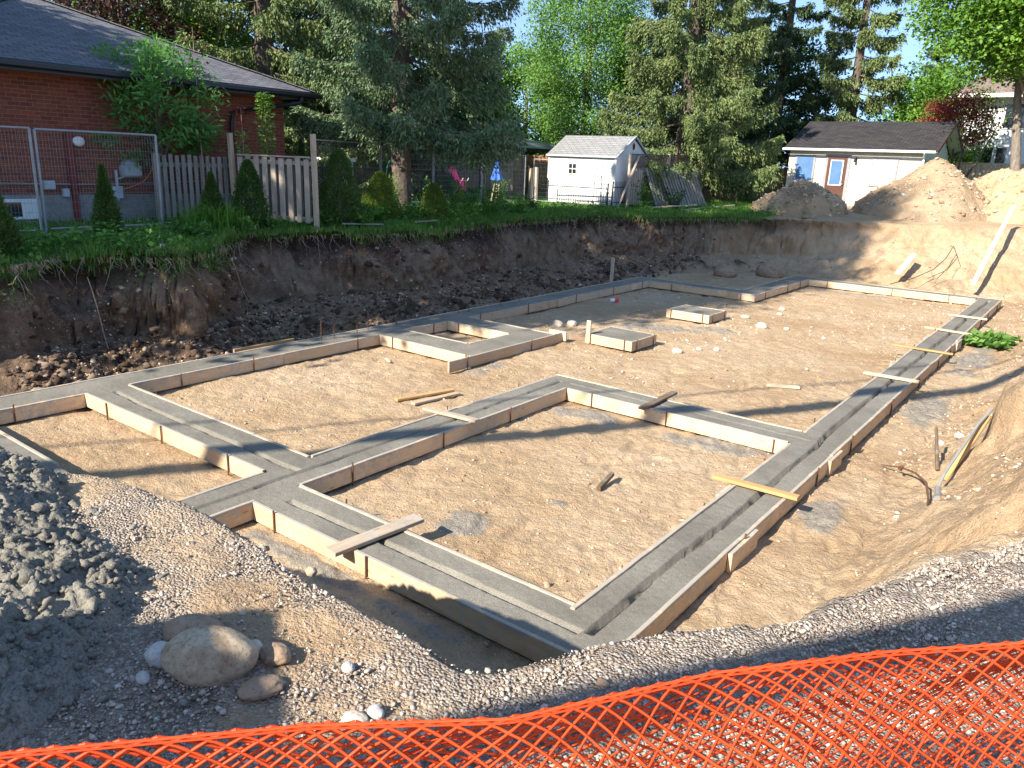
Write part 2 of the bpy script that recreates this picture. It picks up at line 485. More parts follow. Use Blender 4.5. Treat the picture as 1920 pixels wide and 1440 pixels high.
M['boulder'] = m_rock("boulder_stone", (0.26, 0.185, 0.115), (0.47, 0.385, 0.275), (0.36, 0.28, 0.19))
M['bark'] = m_bark("spruce_bark", (0.060, 0.048, 0.040), (0.180, 0.145, 0.120))
M['bark_light'] = m_bark("maple_bark", (0.12, 0.10, 0.08), (0.27, 0.23, 0.19))
M['twig'] = m_plain("dry_twig", (0.30, 0.23, 0.17), 0.9, 0, 0.3, 20)
M['spruce'] = m_leaf("spruce_needles", [(0.0, (0.026, 0.052, 0.026)), (0.40, (0.095, 0.155, 0.075)), (0.75, (0.205, 0.275, 0.140)), (1.0, (0.36, 0.43, 0.24))], 0.12, clump=1.3)
M['spruce_olive'] = m_leaf("olive_spruce_needles", [(0.0, (0.040, 0.060, 0.024)), (0.45, (0.120, 0.168, 0.058)), (0.8, (0.220, 0.268, 0.098)), (1.0, (0.32, 0.36, 0.15))], 0.12, clump=0.9)
M['spruce_dark'] = m_leaf("dark_spruce_needles", [(0.0, (0.018, 0.034, 0.016)), (0.5, (0.055, 0.094, 0.037)), (1.0, (0.121, 0.172, 0.069))], 0.1, clump=0.9)
M['maple'] = m_leaf("maple_leaves", [(0.0, (0.052, 0.121, 0.023)), (0.5, (0.132, 0.265, 0.040)), (1.0, (0.270, 0.443, 0.069))], 0.38, clump=0.8)
M['ash'] = m_leaf("ash_leaves", [(0.0, (0.042, 0.126, 0.036)), (0.5, (0.102, 0.258, 0.066)), (1.0, (0.222, 0.438, 0.102))], 0.35, clump=1.2)
M['locust'] = m_leaf("pale_green_leaves", [(0.0, (0.069, 0.155, 0.032)), (0.5, (0.155, 0.299, 0.069)), (1.0, (0.276, 0.443, 0.127))], 0.38, clump=0.6)
M['darkleaf'] = m_leaf("dark_green_leaves", [(0.0, (0.020, 0.050, 0.014)), (0.5, (0.050, 0.112, 0.026)), (1.0, (0.110, 0.205, 0.045))], 0.3, clump=0.6)
M['purple'] = m_leaf("purple_leaves", [(0.0, (0.030, 0.014, 0.018)), (0.5, (0.075, 0.035, 0.040)), (1.0, (0.150, 0.075, 0.070))], 0.25)
M['red'] = m_leaf("red_maple_leaves", [(0.0, (0.085, 0.012, 0.016)), (0.5, (0.19, 0.028, 0.030)), (1.0, (0.33, 0.065, 0.050))], 0.3)
M['cedar'] = m_leaf("cedar_sprays", [(0.0, (0.030, 0.060, 0.016)), (0.5, (0.075, 0.135, 0.032)), (1.0, (0.150, 0.220, 0.050))], 0.2, clump=2.0)
M['cedar_yellow'] = m_leaf("yellow_green_sprays", [(0.0, (0.050, 0.085, 0.018)), (0.5, (0.125, 0.190, 0.034)), (1.0, (0.260, 0.330, 0.060))], 0.25, clump=2.0)
M['weed'] = m_leaf("weed_leaves", [(0.0, (0.042, 0.102, 0.022)), (0.5, (0.102, 0.228, 0.042)), (1.0, (0.216, 0.408, 0.072))], 0.35, clump=1.6)
M['grass'] = m_leaf("grass_blades", [(0.0, (0.054, 0.108, 0.022)), (0.5, (0.114, 0.240, 0.041)), (1.0, (0.240, 0.396, 0.078))], 0.3, clump=1.2)
M['drygrass'] = m_leaf("dry_grass", [(0.0, (0.16, 0.12, 0.06)), (0.5, (0.28, 0.22, 0.11)), (1.0, (0.40, 0.33, 0.19))], 0.2)
M['lily'] = m_leaf("lily_leaves", [(0.0, (0.060, 0.150, 0.022)), (0.5, (0.130, 0.280, 0.040)), (1.0, (0.240, 0.400, 0.070))], 0.35)
M['net'] = m_leaf("orange_plastic", [(0.0, (0.58, 0.055, 0.014)), (0.5, (0.72, 0.085, 0.022)), (1.0, (0.80, 0.145, 0.045))], 0.22, 0.38, 2.0)
M['glass'] = m_plain("dark_glass", (0.02, 0.025, 0.03), 0.08, 0.0, spec=0.8)
M['blue'] = m_plain("blue_cloth", (0.02, 0.12, 0.55), 0.6)
M['bluesheet'] = m_plain("blue_film", (0.085, 0.17, 0.34), 0.35, 0, 0.15, 3)
M['pink'] = m_plain("pink_plastic", (0.75, 0.04, 0.22), 0.45)
M['redp'] = m_plain("red_plastic", (0.70, 0.03, 0.03), 0.4)
M['whitep'] = m_plain("white_plastic", (0.72, 0.72, 0.70), 0.45)
M['greyp'] = m_plain("grey_plastic", (0.40, 0.43, 0.46), 0.5)
M['greenp'] = m_plain("green_hose", (0.01, 0.16, 0.09), 0.45)
M['orangep'] = m_plain("orange_cord_plastic", (0.75, 0.20, 0.04), 0.5)
M['doorwood'] = m_plain("brown_door_paint", (0.085, 0.032, 0.020), 0.5)
M['taupe'] = m_plain("taupe_curtain", (0.34, 0.25, 0.20), 0.9, 0, 0.15, 2)
M['brownwall'] = m_plain("brown_cladding", (0.085, 0.062, 0.055), 0.8, 0, 0.2, 3)
M['metalroof'] = m_plain("pale_metal_roof", (0.20, 0.215, 0.24), 0.4, 0.5)
M['cable'] = m_plain("black_cable", (0.02, 0.02, 0.02), 0.6)
M['pipegrey'] = m_plain("grey_conduit", (0.24, 0.24, 0.235), 0.5, 0.2)
M['redpipe'] = m_plain("red_downpipe", (0.16, 0.022, 0.018), 0.5)
M['bin'] = m_plain("green_bin_paint", (0.03, 0.11, 0.06), 0.6)

# ------------------------------------------------------------------ the ground, one sheet with the pit dug in it
# rim of the pit: x, y, width of the bank, steepness (1 = cut face with talus, 0 = slope)
RIM = [(-13.2, -3.0, 1.2, 1.0), (-12.6, 0.5, 1.2, 1.0), (-12.5, 4.3, 1.3, 1.0), (-13.0, 5.2, 1.8, 1.0), (-12.6, 6.2, 1.5, 1.0), (-12.05, 6.7, 1.0, 1.0), (-12.6, 7.5, 1.4, 1.0), (-13.3, 8.4, 2.0, 1.0), (-13.95, 9.3, 2.5, 1.0), (-13.95, 11.2, 2.5, 1.0),
       (-13.4, 12.4, 2.0, 1.0), (-13.1, 13.8, 1.8, 1.0), (-13.9, 16.6, 2.4, 1.0), (-13.95, 18.4, 2.4, 1.0), (-14.0, 21.0, 2.5, 1.0), (-13.6, 22.8, 2.4, 0.9), (-12.8, 24.6, 1.7, 1.0),
       (-11.9, 26.5, 1.8, 1.0), (-10.8, 28.0, 1.9, 0.95), (-9.1, 28.7, 2.0, 0.9), (-7.8, 29.2, 2.4, 0.75), (-5.8, 29.9, 3.4, 0.35), (-3.8, 30.6, 4.0, 0.3),
       (-1.5, 31.2, 4.5, 0.2), (1.6, 30.5, 4.0, 0.1), (1.7, 24.0, 3.2, 0.1), (1.3, 18.0, 2.9, 0.15), (1.0, 13.0, 2.5, 0.2), (0.75, 9.5, 2.4, 0.2),
       (0.75, 7.0, 2.3, 0.1), (0.65, 5.4, 2.3, 0.0), (0.25, 4.3, 2.2, 0.0), (-0.20, 3.5, 2.0, 0.0), (-0.52, 2.95, 1.6, 0.1), (-0.75, 2.58, 1.1, 0.3), (-1.03, 2.32, 0.95, 0.5), (-1.17, 2.08, 0.9, 0.6),
       (-1.30, 1.80, 0.95, 0.7), (-1.42, 1.68, 0.95, 0.7), (-1.67, 1.70, 1.0, 0.6), (-2.21, 1.71, 1.0, 0.5), (-2.70, 1.75, 1.1, 0.4), (-3.21, 1.73, 1.2, 0.4), (-3.73, 1.66, 1.2, 0.4), (-4.15, 1.48, 1.2, 0.4),
       (-4.6, 1.15, 1.2, 0.5), (-6.0, 0.6, 1.2, 0.5), (-9.0, 0.2, 1.2, 0.6), (-10.5, -3.0, 1.2, 0.6)]
RIMA = np.array(RIM)

def pit_field(x, y):
    """signed distance inside the pit, bank width and steepness"""
    sh = x.shape; x = x.ravel(); y = y.ravel()
    best = np.full(x.shape, 1e9); wd = np.zeros_like(x); st = np.zeros_like(x); inside = np.zeros(x.shape, bool)
    n = len(RIMA)
    acc_w = np.zeros_like(x); acc_d = np.zeros_like(x); acc_s = np.zeros_like(x)
    for i in range(n):
        a = RIMA[i]; b = RIMA[(i + 1) % n]
        dx, dy = b[0] - a[0], b[1] - a[1]
        t = np.clip(((x - a[0]) * dx + (y - a[1]) * dy) / (dx * dx + dy * dy), 0, 1)
        d = np.hypot(x - a[0] - t * dx, y - a[1] - t * dy)
        k = 1.0 / (d + 0.05) ** 4
        acc_w += k * (a[2] + t * (b[2] - a[2])); acc_s += k * (a[3] + t * (b[3] - a[3])); acc_d += k
        best = np.minimum(best, d)
        c = ((a[1] > y) != (b[1] > y)) & (x < (b[0] - a[0]) * (y - a[1]) / (b[1] - a[1] + 1e-12) + a[0])
        inside ^= c
    return np.where(inside, best, -best).reshape(sh), (acc_w / acc_d).reshape(sh), (acc_s / acc_d).reshape(sh)

def outer_height(x, y):
    near = (1 - sstep(3.0, 9.0, y)) * sstep(-12.0, -7.0, x)
    z = 1.8 - 0.02 * near
    z = z + 0.30 * sstep(28, 36, y)
    z = z + 0.05 * fbm(x * 0.5, y * 0.5, 0.3, 3)
    z = z - 0.14 * sstep(6.5, 3.5, y) * sstep(-11, -13, x)
    return z

def floor_height(x, y):
    z = 0.030 * fbm(x * 0.6, y * 0.6, 4.0, 3) + 0.020 * fbm(x * 5.0, y * 5.0, 2.0, 3) + 0.012 * fbm(x * 15.0, y * 12.0, 7.0, 2)
    # boot prints and rake marks
    z = z - 0.024 * np.clip(fbm(x * 6.5, y * 3.2, 8.0, 2) - 0.22, 0, 1) * 3
    z = z + 0.22 * (1 - sstep(2.2, 3.7, y)) * sstep(-2.2, -3.4, x) * (1 - sstep(-8.5, -7.5, -x - 15))  # fill below the front footing
    return z - 0.01

def terrain(x, y, detail=True):
    s, w, st = pit_field(x, y)
    wob = np.where(x < -10.5, 0.20, 0.32) * fbm(x * 0.9, y * 0.9, 1.7, 3) + 0.10 * fbm(x * 3.1, y * 3.1, 6.7, 3)
    near = sstep(5.0, 3.0, y)
    s2 = s + wob * (1 - 0.72 * near)
    lip = sstep(-1.0, 0.0, s2) * (y > 4.5) * (0.03 + 0.26 * np.clip(fbm(x * 0.75, y * 0.75, 21.0, 3) + 0.02, 0, 1) + 0.07 * fbm(x * 3.5, y * 3.5, 23.0, 3))
    t = np.clip(s2 / w, 0, 1)
    slope = 1 - sstep(-0.05, 1.0, t)
    cut = np.where(t < 0.20, 1 - 0.74 * (t / 0.20) ** 1.25, 0.26 * (1 - (t - 0.20) / 0.80) ** 1.35)
    prof = st * cut + (1 - st) * slope
    zo = outer_height(x, y) - lip * st; zf = floor_height(x, y)
    z = zf + (zo - zf) * np.where(s2 <= 0, 1.0, prof)
    bank = (s2 > 0) * (t < 1)
    return z, s2, t, st, bank

def height(x, y):
    z = terrain(np.array([float(x)]), np.array([float(y)]))[0]
    return float(z[0])

def heights(x, y):
    return terrain(np.asarray(x, float), np.asarray(y, float))[0]

def steps(pairs):
    out = []
    for a, b, d in pairs:
        n = max(1, int(round((b - a) / d)))
        out += list(a + (b - a) * np.arange(n) / n)
    out.append(pairs[-1][1])
    return np.array(out)

gx = steps([(-500, -140, 60), (-140, -60, 16), (-60, -24, 3), (-24, -14, 0.30), (-14, -13.3, 0.05), (-13.3, -11.3, 0.016), (-11.3, -4.5, 0.05), (-4.5, 1.2, 0.024), (1.2, 3.5, 0.12), (3.5, 20, 1.5), (20, 120, 20), (120, 500, 60)])
gy = steps([(-300, -60, 40), (-60, -8, 6), (-8, 0, 0.3), (0, 5.0, 0.022), (5, 13, 0.04), (13, 32, 0.055), (32, 45, 0.4), (45, 120, 8), (120, 700, 60)])
X, Y = np.meshgrid(gx, gy, indexing='xy')
Z, S2, T, ST, BANK = terrain(X, Y)
# lumps and ledges: push the bank faces sideways as well as up
e = 0.05
near_mask = (Y > -2) & (Y < 33) & (X > -15) & (X < 3)
gxs = np.zeros_like(X); gys = np.zeros_like(X)
dzx = np.gradient(Z, axis=1) / np.maximum(1e-6, np.gradient(X, axis=1))
dzy = np.gradient(Z, axis=0) / np.maximum(1e-6, np.gradient(Y, axis=0))
steep = np.clip(np.hypot(dzx, dzy) / 1.3, 0, 1)
nrm = np.hypot(dzx, dzy) + 1e-6
ox, oy = -dzx / nrm, -dzy / nrm                                 # towards the pit
cutm = BANK * steep * ST
l1 = fbm(X * 1.5, Y * 1.5, Z * 1.6, 4, 0.6)
l2 = fbm(X * 4.8, Y * 4.8, Z * 6.0, 4, 0.6)
l3 = np.abs(fbm(X * 2.6, Y * 2.6, Z * 0.5 + 3, 3))
rimz = np.clip((Z - 1.15) / 0.45, 0, 1) * (1 - np.clip((Z - 1.62) / 0.12, 0, 1))
push = cutm * (0.36 * l1 + 0.20 * l2 - 0.22 * l3 - 0.18 * rimz)
damp = np.where(Y < 5, 0.35, 1.0)
push = push * damp
Xd = X + push * ox; Yd = Y + push * oy
Z = Z + BANK * np.clip(steep + 0.35, 0, 1) * 0.05 * fbm(X * 6, Y * 6, 5.5, 4, 0.6) * near_mask
# slumped clods at the foot of the cut
tal = BANK * ST * sstep(0.25, 0.5, T) * (1 - sstep(0.95, 1.0, T)) * (Y > 4)
cl = np.clip(fbm(X * 2.2, Y * 2.2, 3.3, 4, 0.6) + 0.05, 0, 1)
Z = Z + tal * (0.30 * cl + 0.09 * np.clip(fbm(X * 8, Y * 8, 1.1, 3), 0, 1))
# eroded lump on the right bank
dl = np.hypot((X + 0.42) / 0.36, (Y - 10.4) / 0.8)
Z = Z + 0.52 * (1 - sstep(0.72, 1.0, dl + 0.15 * fbm(X * 4, Y * 4, 2.2, 3))) * (BANK > 0)
# right hand slope: furrows
rs = BANK * (1 - ST)
Z = Z + rs * (0.10 * fbm(X * 2.5, Y * 2.0, 9.1, 5, .6) + 0.035 * fbm(X * 11, Y * 11, 1.4, 3)) * near_mask
# small relief on the stony verge near the camera
vg = (S2 <= 0.05) * near_mask * (Y < 5.5)
Z = Z + vg * (0.020 * fbm(X * 5, Y * 5, 1.0, 3) + 0.010 * fbm(X * 22, Y * 22, 3.0, 3))

def clampf(a): return np.clip(a, 0, 1)
nz1 = fbm(X * 1.3, Y * 1.3, 2.0, 4); nz2 = fbm(X * 3.5, Y * 3.5, 8.0, 4)
left_side = sstep(-8.5, -10.5, X + 0.05 * (Y - 20))
grass = (S2 < 0.06) * left_side * sstep(-0.25, 0.05, -S2 + 0.18 * nz2 + 0.0)
grass = grass * (Y > 1.5)
grass = np.where((Y > 28.3) & (X > -8.0), 0.0, grass)
grass = grass * (1 - sstep(27.5, 29.5, Y) * sstep(-10.6, -9.4, X + 0.5 * nz1))
far_green = ((Y > 36) | (X < -14.5)) * 1.0
grass = np.maximum(grass, far_green * (S2 < -0.3) * (1 - 0.0))
grass = np.where((Y > 29) & (Y < 36) & (X > -10), 0.0, grass)
grass = np.where(Y < 1.5, 0.25 * (Y < -1.5), grass)
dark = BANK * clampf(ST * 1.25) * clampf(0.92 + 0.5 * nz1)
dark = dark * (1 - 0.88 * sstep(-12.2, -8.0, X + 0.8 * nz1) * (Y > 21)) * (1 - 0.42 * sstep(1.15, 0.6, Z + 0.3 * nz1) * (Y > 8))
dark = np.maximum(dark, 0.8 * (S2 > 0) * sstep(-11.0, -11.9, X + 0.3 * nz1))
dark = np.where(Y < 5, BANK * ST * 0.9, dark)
humus = BANK * clampf(ST * 1.3) * sstep(1.18, 1.5, Z + 0.30 * nz1) * (Y > 4)
humus = humus * (1 - 0.85 * sstep(-11.0, -8.0, X))
humus = np.maximum(humus, tal * sstep(0.12, 0.3, cl) * 0.85 * (nz1 > -0.1))
humus = clampf(humus + BANK * ST * clampf(sstep(0.05, 0.4, fbm(X * 0.7, Y * 0.35, 12.0, 3))) * sstep(9, 6, Y) * (X < -8) * 0.9)
gravel = (S2 < 0.30) * (Y < 5.2) * (Y > -3) * (X > -8) * 1.0
bare = sstep(0.05, 0.35, nz1 + 0.25 * nz2)
gravel = gravel * (1 - 0.85 * bare * (X < -0.6) * (Y < 2.3)) * (1 - sstep(0.06, 0.30, S2))
peb = np.where(BANK > 0, 0.85, 0.25) + 0.35 * (nz1 > 0.1)
peb = np.where((S2 > 0) & (BANK < 1), 0.30 + 0.35 * clampf(nz1 * 2), peb)
cement = np.zeros_like(X)
for (px, py, ra, rb, an) in [(-5.36, 8.87, 0.45, 0.28, 0.4), (-3.55, 9.12, 0.62, 0.36, 0.2), (-7.3, 15.4, 1.35, 0.34, 0.55), (-1.85, 7.9, 0.22, 0.55, 0.0),
                             (-1.75, 13.0, 0.30, 1.6, 0.0), (-1.7, 17.2, 0.35, 1.9, 0.0), (-6.15, 8.2, 0.25, 0.22, 0.0), (-8.0, 9.9, 0.2, 0.5, 0.0), (-4.6, 3.72, 1.3, 0.12, 0.0),
                             (-5.3, 24.2, 1.9, 0.16, 0.0), (-4.0, 6.2, 0.2, 0.14, 0.3), (-4.45, 5.2, 0.32, 0.2, 0.7)]:
    ca, sa = math.cos(an), math.sin(an)
    u = ((X - px) * ca + (Y - py) * sa) / ra; v = (-(X - px) * sa + (Y - py) * ca) / rb
    cement = np.maximum(cement, 0.85 * sstep(1.0, 0.6, np.hypot(u, v) + 0.9 * nz2 + 0.2 * nz1 + 0.25 * fbm(X * 9, Y * 9, 6.0, 3)))
cement = cement * (S2 > 0.1)
Z = Z + cement * 0.05 * clampf(0.5 + fbm(X * 9, Y * 9, 6.0, 3))
nyy, nxx = X.shape
idx = np.arange(nyy * nxx).reshape(nyy, nxx)
F = np.stack([idx[:-1, :-1], idx[:-1, 1:], idx[1:, 1:], idx[1:, :-1]], -1).reshape(-1, 4)
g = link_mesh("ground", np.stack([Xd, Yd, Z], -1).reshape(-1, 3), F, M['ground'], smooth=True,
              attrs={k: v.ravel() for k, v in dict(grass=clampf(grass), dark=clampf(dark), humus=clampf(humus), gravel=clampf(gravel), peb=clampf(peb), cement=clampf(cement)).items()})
tag(g, kind="structure")

# ------------------------------------------------------------------ heaps of earth (things of their own)
def heap(name, cx, cy, rx, ry, h, rot, mat, seed, peak=0.5, res=0.06, n1=0.10, n2=0.03, sink=0.45, attrs=None, shape=None):
    n = int(2.8 * max(rx, ry) / res)
    u = np.linspace(-1.4, 1.4, n); U, V = np.meshgrid(u, u)
    x = U * rx; y = V * ry
    r = np.hypot(U, V) * (1 + 0.22 * fbm(U * 1.6 + seed, V * 1.6, seed, 3))
    if shape is not None: r = shape(U, V, r)
    prof = np.clip(1 - r, 0, 1)
    z = h * (prof ** peak) * (0.75 + 0.25 * sstep(0, 0.4, prof)) if peak != 1 else h * prof
    z = h * (1 - np.sqrt(np.clip(r, 0, 1) ** 2 + 0.03)) / (1 - math.sqrt(0.03)) if peak == 1 else z
    lump = fbm(x * 1.2 + seed, y * 1.2, seed, 4) * n1 + fbm(x * 6 + seed, y * 6, seed * 2, 4, 0.6) * n2
    z = np.maximum(z, 0) + lump * sstep(1.05, 0.7, r)
    ca, sa = math.cos(rot), math.sin(rot)
    wx = cx + x * ca - y * sa; wy = cy + x * sa + y * ca
    gz = heights(wx.ravel(), wy.ravel()).reshape(wx.shape)
    zz = gz + z - sink * sstep(0.85, 1.0, r) - 0.02
    idx = np.arange(n * n).reshape(n, n)
    F = np.stack([idx[:-1, :-1], idx[:-1, 1:], idx[1:, 1:], idx[1:, :-1]], -1).reshape(-1, 4)
    keep = (r.ravel()[F] < 1.06).any(1)
    F = F[keep]
    used = np.unique(F); remap = -np.ones(n * n, int); remap[used] = np.arange(len(used))
    Vv = np.stack([wx, wy, zz], -1).reshape(-1, 3)[used]
    at = {"grass": np.zeros(len(used)), "dark": np.zeros(len(used)), "humus": np.zeros(len(used)), "gravel": np.zeros(len(used)), "peb": np.full(len(used), 0.9), "cement": np.zeros(len(used)), "rnd": np.full(len(used), 0.5)}
    for k, f in (attrs or {}).items():
        at[k] = f(wx, wy, zz).ravel()[used]
    return link_mesh(name, Vv, remap[F], mat, smooth=True, attrs=at)

p = heap("dirt_pile", -9.9, 31.3, 1.9, 1.6, 1.25, 0.1, M['ground'], 3.0, peak=0.6, n1=0.30, n2=0.12,
         attrs={"grass": lambda x, y, z: 0.35 * sstep(.28, .5, fbm(x * 2.5, y * 2.5, 5, 3)), "dark": lambda x, y, z: 0.35 * sstep(0.1, 0.4, fbm(x * 1.5, y * 1.5, 1, 3))})
tag(p, "small rough clumpy pile of tan earth in front of the garage's brown door", "dirt pile", "piles of dug earth")
p = heap("dirt_pile", -5.75, 33.7, 3.05, 2.6, 1.95, 0.05, M['ground'], 8.0, peak=1, n1=0.22, n2=0.07,
         attrs={"dark": lambda x, y, z: 0.30 + 0 * x})
tag(p, "large smooth cone shaped pile of fine soil hiding the garage's right window bottom", "dirt pile", "piles of dug earth")
p = heap("dirt_pile", -2.4, 34.8, 3.8, 2.7, 2.2, 0.0, M['ground'], 5.0, peak=0.8, n1=0.34, n2=0.09)
tag(p, "broad sunlit pile of tan earth at the right frame edge", "dirt pile", "piles of dug earth")

# ------------------------------------------------------------------ concrete footings
def in_rects(x, y, R):
    a = np.zeros(x.shape, bool)
    for (x0, y0, x1, y1) in R:
        a |= (x >= x0) & (x <= x1) & (y >= y0) & (y <= y1)
    return a

# footprints with the boards; concrete is set in by the board thickness
FT = 0.038
RECTS = dict(R=(-2.67, 3.89, -2.11, 25.42), F1=(-6.52, 3.89, -2.11, 4.46), Wm=(-6.52, 2.2, -5.95, 9.83), F2=(-11.06, 4.40, -6.2, 5.02), W3=(-6.52, 9.25, -2.3, 9.83),
             Lf=(-11.06, -1.0, -10.45, 20.95), B1=(-11.06, 20.3, -7.28, 20.95), J=(-7.90, 20.3, -7.28, 25.42), B2=(-7.90, 24.85, -2.11, 25.42), ST=(-11.06, 2.5, -6.3, 3.12))
HB = (-11.06, 9.70, -8.20, 12.25)
HOLE = (-10.45, 10.40, -8.86, 11.58)

def concrete_mesh(name, rects, hole, grooves, parent, mat, res=0.0135, zt=0.19, seed=0.0):
    x0 = min(r[0] for r in rects); y0 = min(r[1] for r in rects); x1 = max(r[2] for r in rects); y1 = max(r[3] for r in rects)
    Vs = []; Fs = []; off = 0
    xs = np.arange(x0, x1 + res, res); ys = np.arange(y0, y1 + res, res)
    nx, ny = len(xs), len(ys)
    cxs = (xs[:-1] + xs[1:]) / 2; cys = (ys[:-1] + ys[1:]) / 2
    CX, CY = np.meshgrid(cxs, cys)
    inside = np.zeros(CX.shape, bool)
    s = FT * 0.9
    for (a, b, c, d) in rects:
        inside |= (CX > a + s) & (CX < c - s) & (CY > b + s) & (CY < d - s)
    if hole:
        inside &= ~((CX > hole[0] - s) & (CX < hole[2] + s) & (CY > hole[1] - s) & (CY < hole[3] + s))
    jj, ii = np.nonzero(inside)
    F = np.stack([jj * nx + ii, jj * nx + ii + 1, (jj + 1) * nx + ii + 1, (jj + 1) * nx + ii], -1)
    used = np.unique(F); remap = -np.ones(nx * ny, int); remap[used] = np.arange(len(used)); F = remap[F]
    x = xs[used % nx]; y = ys[used // nx]
    z = zt + 0.004 * fbm(x * 2.5, y * 2.5, seed, 3) + 0.0030 * fbm(x * 28, y * 28, seed + 2, 2) - 0.012 * np.clip(fbm(x * 5, y * 5, seed + 5, 3) - 0.35, 0, 1)
    for (ax, ay, bx, by, w, dp) in grooves:
        L = math.hypot(bx - ax, by - ay); ux, uy = (bx - ax) / L, (by - ay) / L
        t = (x - ax) * ux + (y - ay) * uy; q = -(x - ax) * uy + (y - ay) * ux
        q = q + 0.030 * vnoise(t * 0.8, 3.3 + ax, 1.0) + 0.008 * vnoise(t * 5.0, 1.3 + ay, 2.0)
        ww = w * (1 + 0.35 * vnoise(t * 1.7, 9.0, ax))
        g = sstep(ww * 1.0, ww * 0.72, np.abs(q)) * (t > 0) * (t < L)
        z = z - dp * g + 0.006 * g * fbm(x * 30, y * 30, 3.0, 2)
    o = link_mesh(name, np.stack([x, y, z], -1), F, mat, parent, smooth=True)
    return o

foot = tag(empty("strip_footing", (-6.5, 12.0, 0.0)), "long grey strip footing of fresh concrete in board forms covering the whole pit floor", "footing")
foot_inv = Matrix.Translation((6.5, -12.0, 0.0))
def under(o, p):
    """parent keeping world place"""
    o.parent = p
    o.matrix_parent_inverse = Matrix.LocRotScale(p.location, p.rotation_euler, None).inverted()
    return o

grooves = [(-2.39, 4.2, -2.39, 25.0, 0.034, 0.085), (-5.75, 4.17, -2.45, 4.17, 0.032, 0.045), (-6.23, 3.2, -6.23, 9.55, 0.030, 0.070), (-10.3, 4.70, -6.3, 4.70, 0.032, 0.045),
           (-6.1, 9.53, -2.5, 9.53, 0.022, 0.012), (-10.76, 5.2, -10.76, 20.4, 0.020, 0.012), (-7.6, 20.8, -7.6, 25.0, 0.026, 0.022)]
cm = concrete_mesh("concrete", list(RECTS.values()) + [HB], HOLE, grooves, None, M['conc'])
under(cm, foot)

def board_run(parent, a, b, side, seed, zt=0.203, h=0.19, mat='form', seg=(2.2, 3.7), stakes=True, laps=True, th=FT):
    """a run of form boards from a to b; side = +1/-1: which side of the line the board lies on (its inner face is on the line)"""
    rr = random.Random(seed)
    a = Vector((*a, 0)); b = Vector((*b, 0)); d = (b - a); L = d.length; d /= L
    nrm = Vector((-d.y, d.x, 0)) * side
    t = 0.0; k = 0
    while t < L - 0.05:
        l = min(rr.uniform(*seg), L - t)
        if L - t - l < 0.6: l = L - t
        mb = MB()
        random.seed(seed * 31 + k)
        wv = rr.uniform(-0.006, 0.006)
        c0 = a + d * t + nrm * th / 2; c1 = a + d * (t + l - 0.006) + nrm * (th / 2 + wv)
        zz = zt - h / 2 + rr.uniform(-0.008, 0.004)
        mb.bar((c0.x, c0.y, zz), (c1.x, c1.y, zz + rr.uniform(-0.006, 0.006)), th, h, bevel=0.004, jit=0.004)
        bo = under(mb.build("form_board", M[mat if rr.random() < 0.75 else 'form_old'], None), parent)
        if laps and t > 0 and rr.random() < 0.55:
            mb = MB()
            c0 = a + d * (t - rr.uniform(0.15, 0.3)) + nrm * (th * 1.5 + 0.004); c1 = a + d * (t + rr.uniform(0.15, 0.35)) + nrm * (th * 1.5 + 0.004)
            mb.bar((c0.x, c0.y, zz - 0.006), (c1.x, c1.y, zz - 0.008), th, h * 0.98, bevel=0.004, jit=0.003)
            under(mb.build("splice_board", M[mat], None), parent)
        t += l; k += 1
    if stakes:
        t = rr.uniform(0.3, 0.8)
        while t < L:
            p = a + d * t + nrm * (th + 0.012)
            mb = MB(); mb.tube([(p.x, p.y, -0.15), (p.x, p.y, zt + rr.uniform(-0.01, 0.05))], 0.009, 6)
            under(mb.build("stake", M['rebar'], None), parent)
            t += rr.uniform(1.1, 2.3)

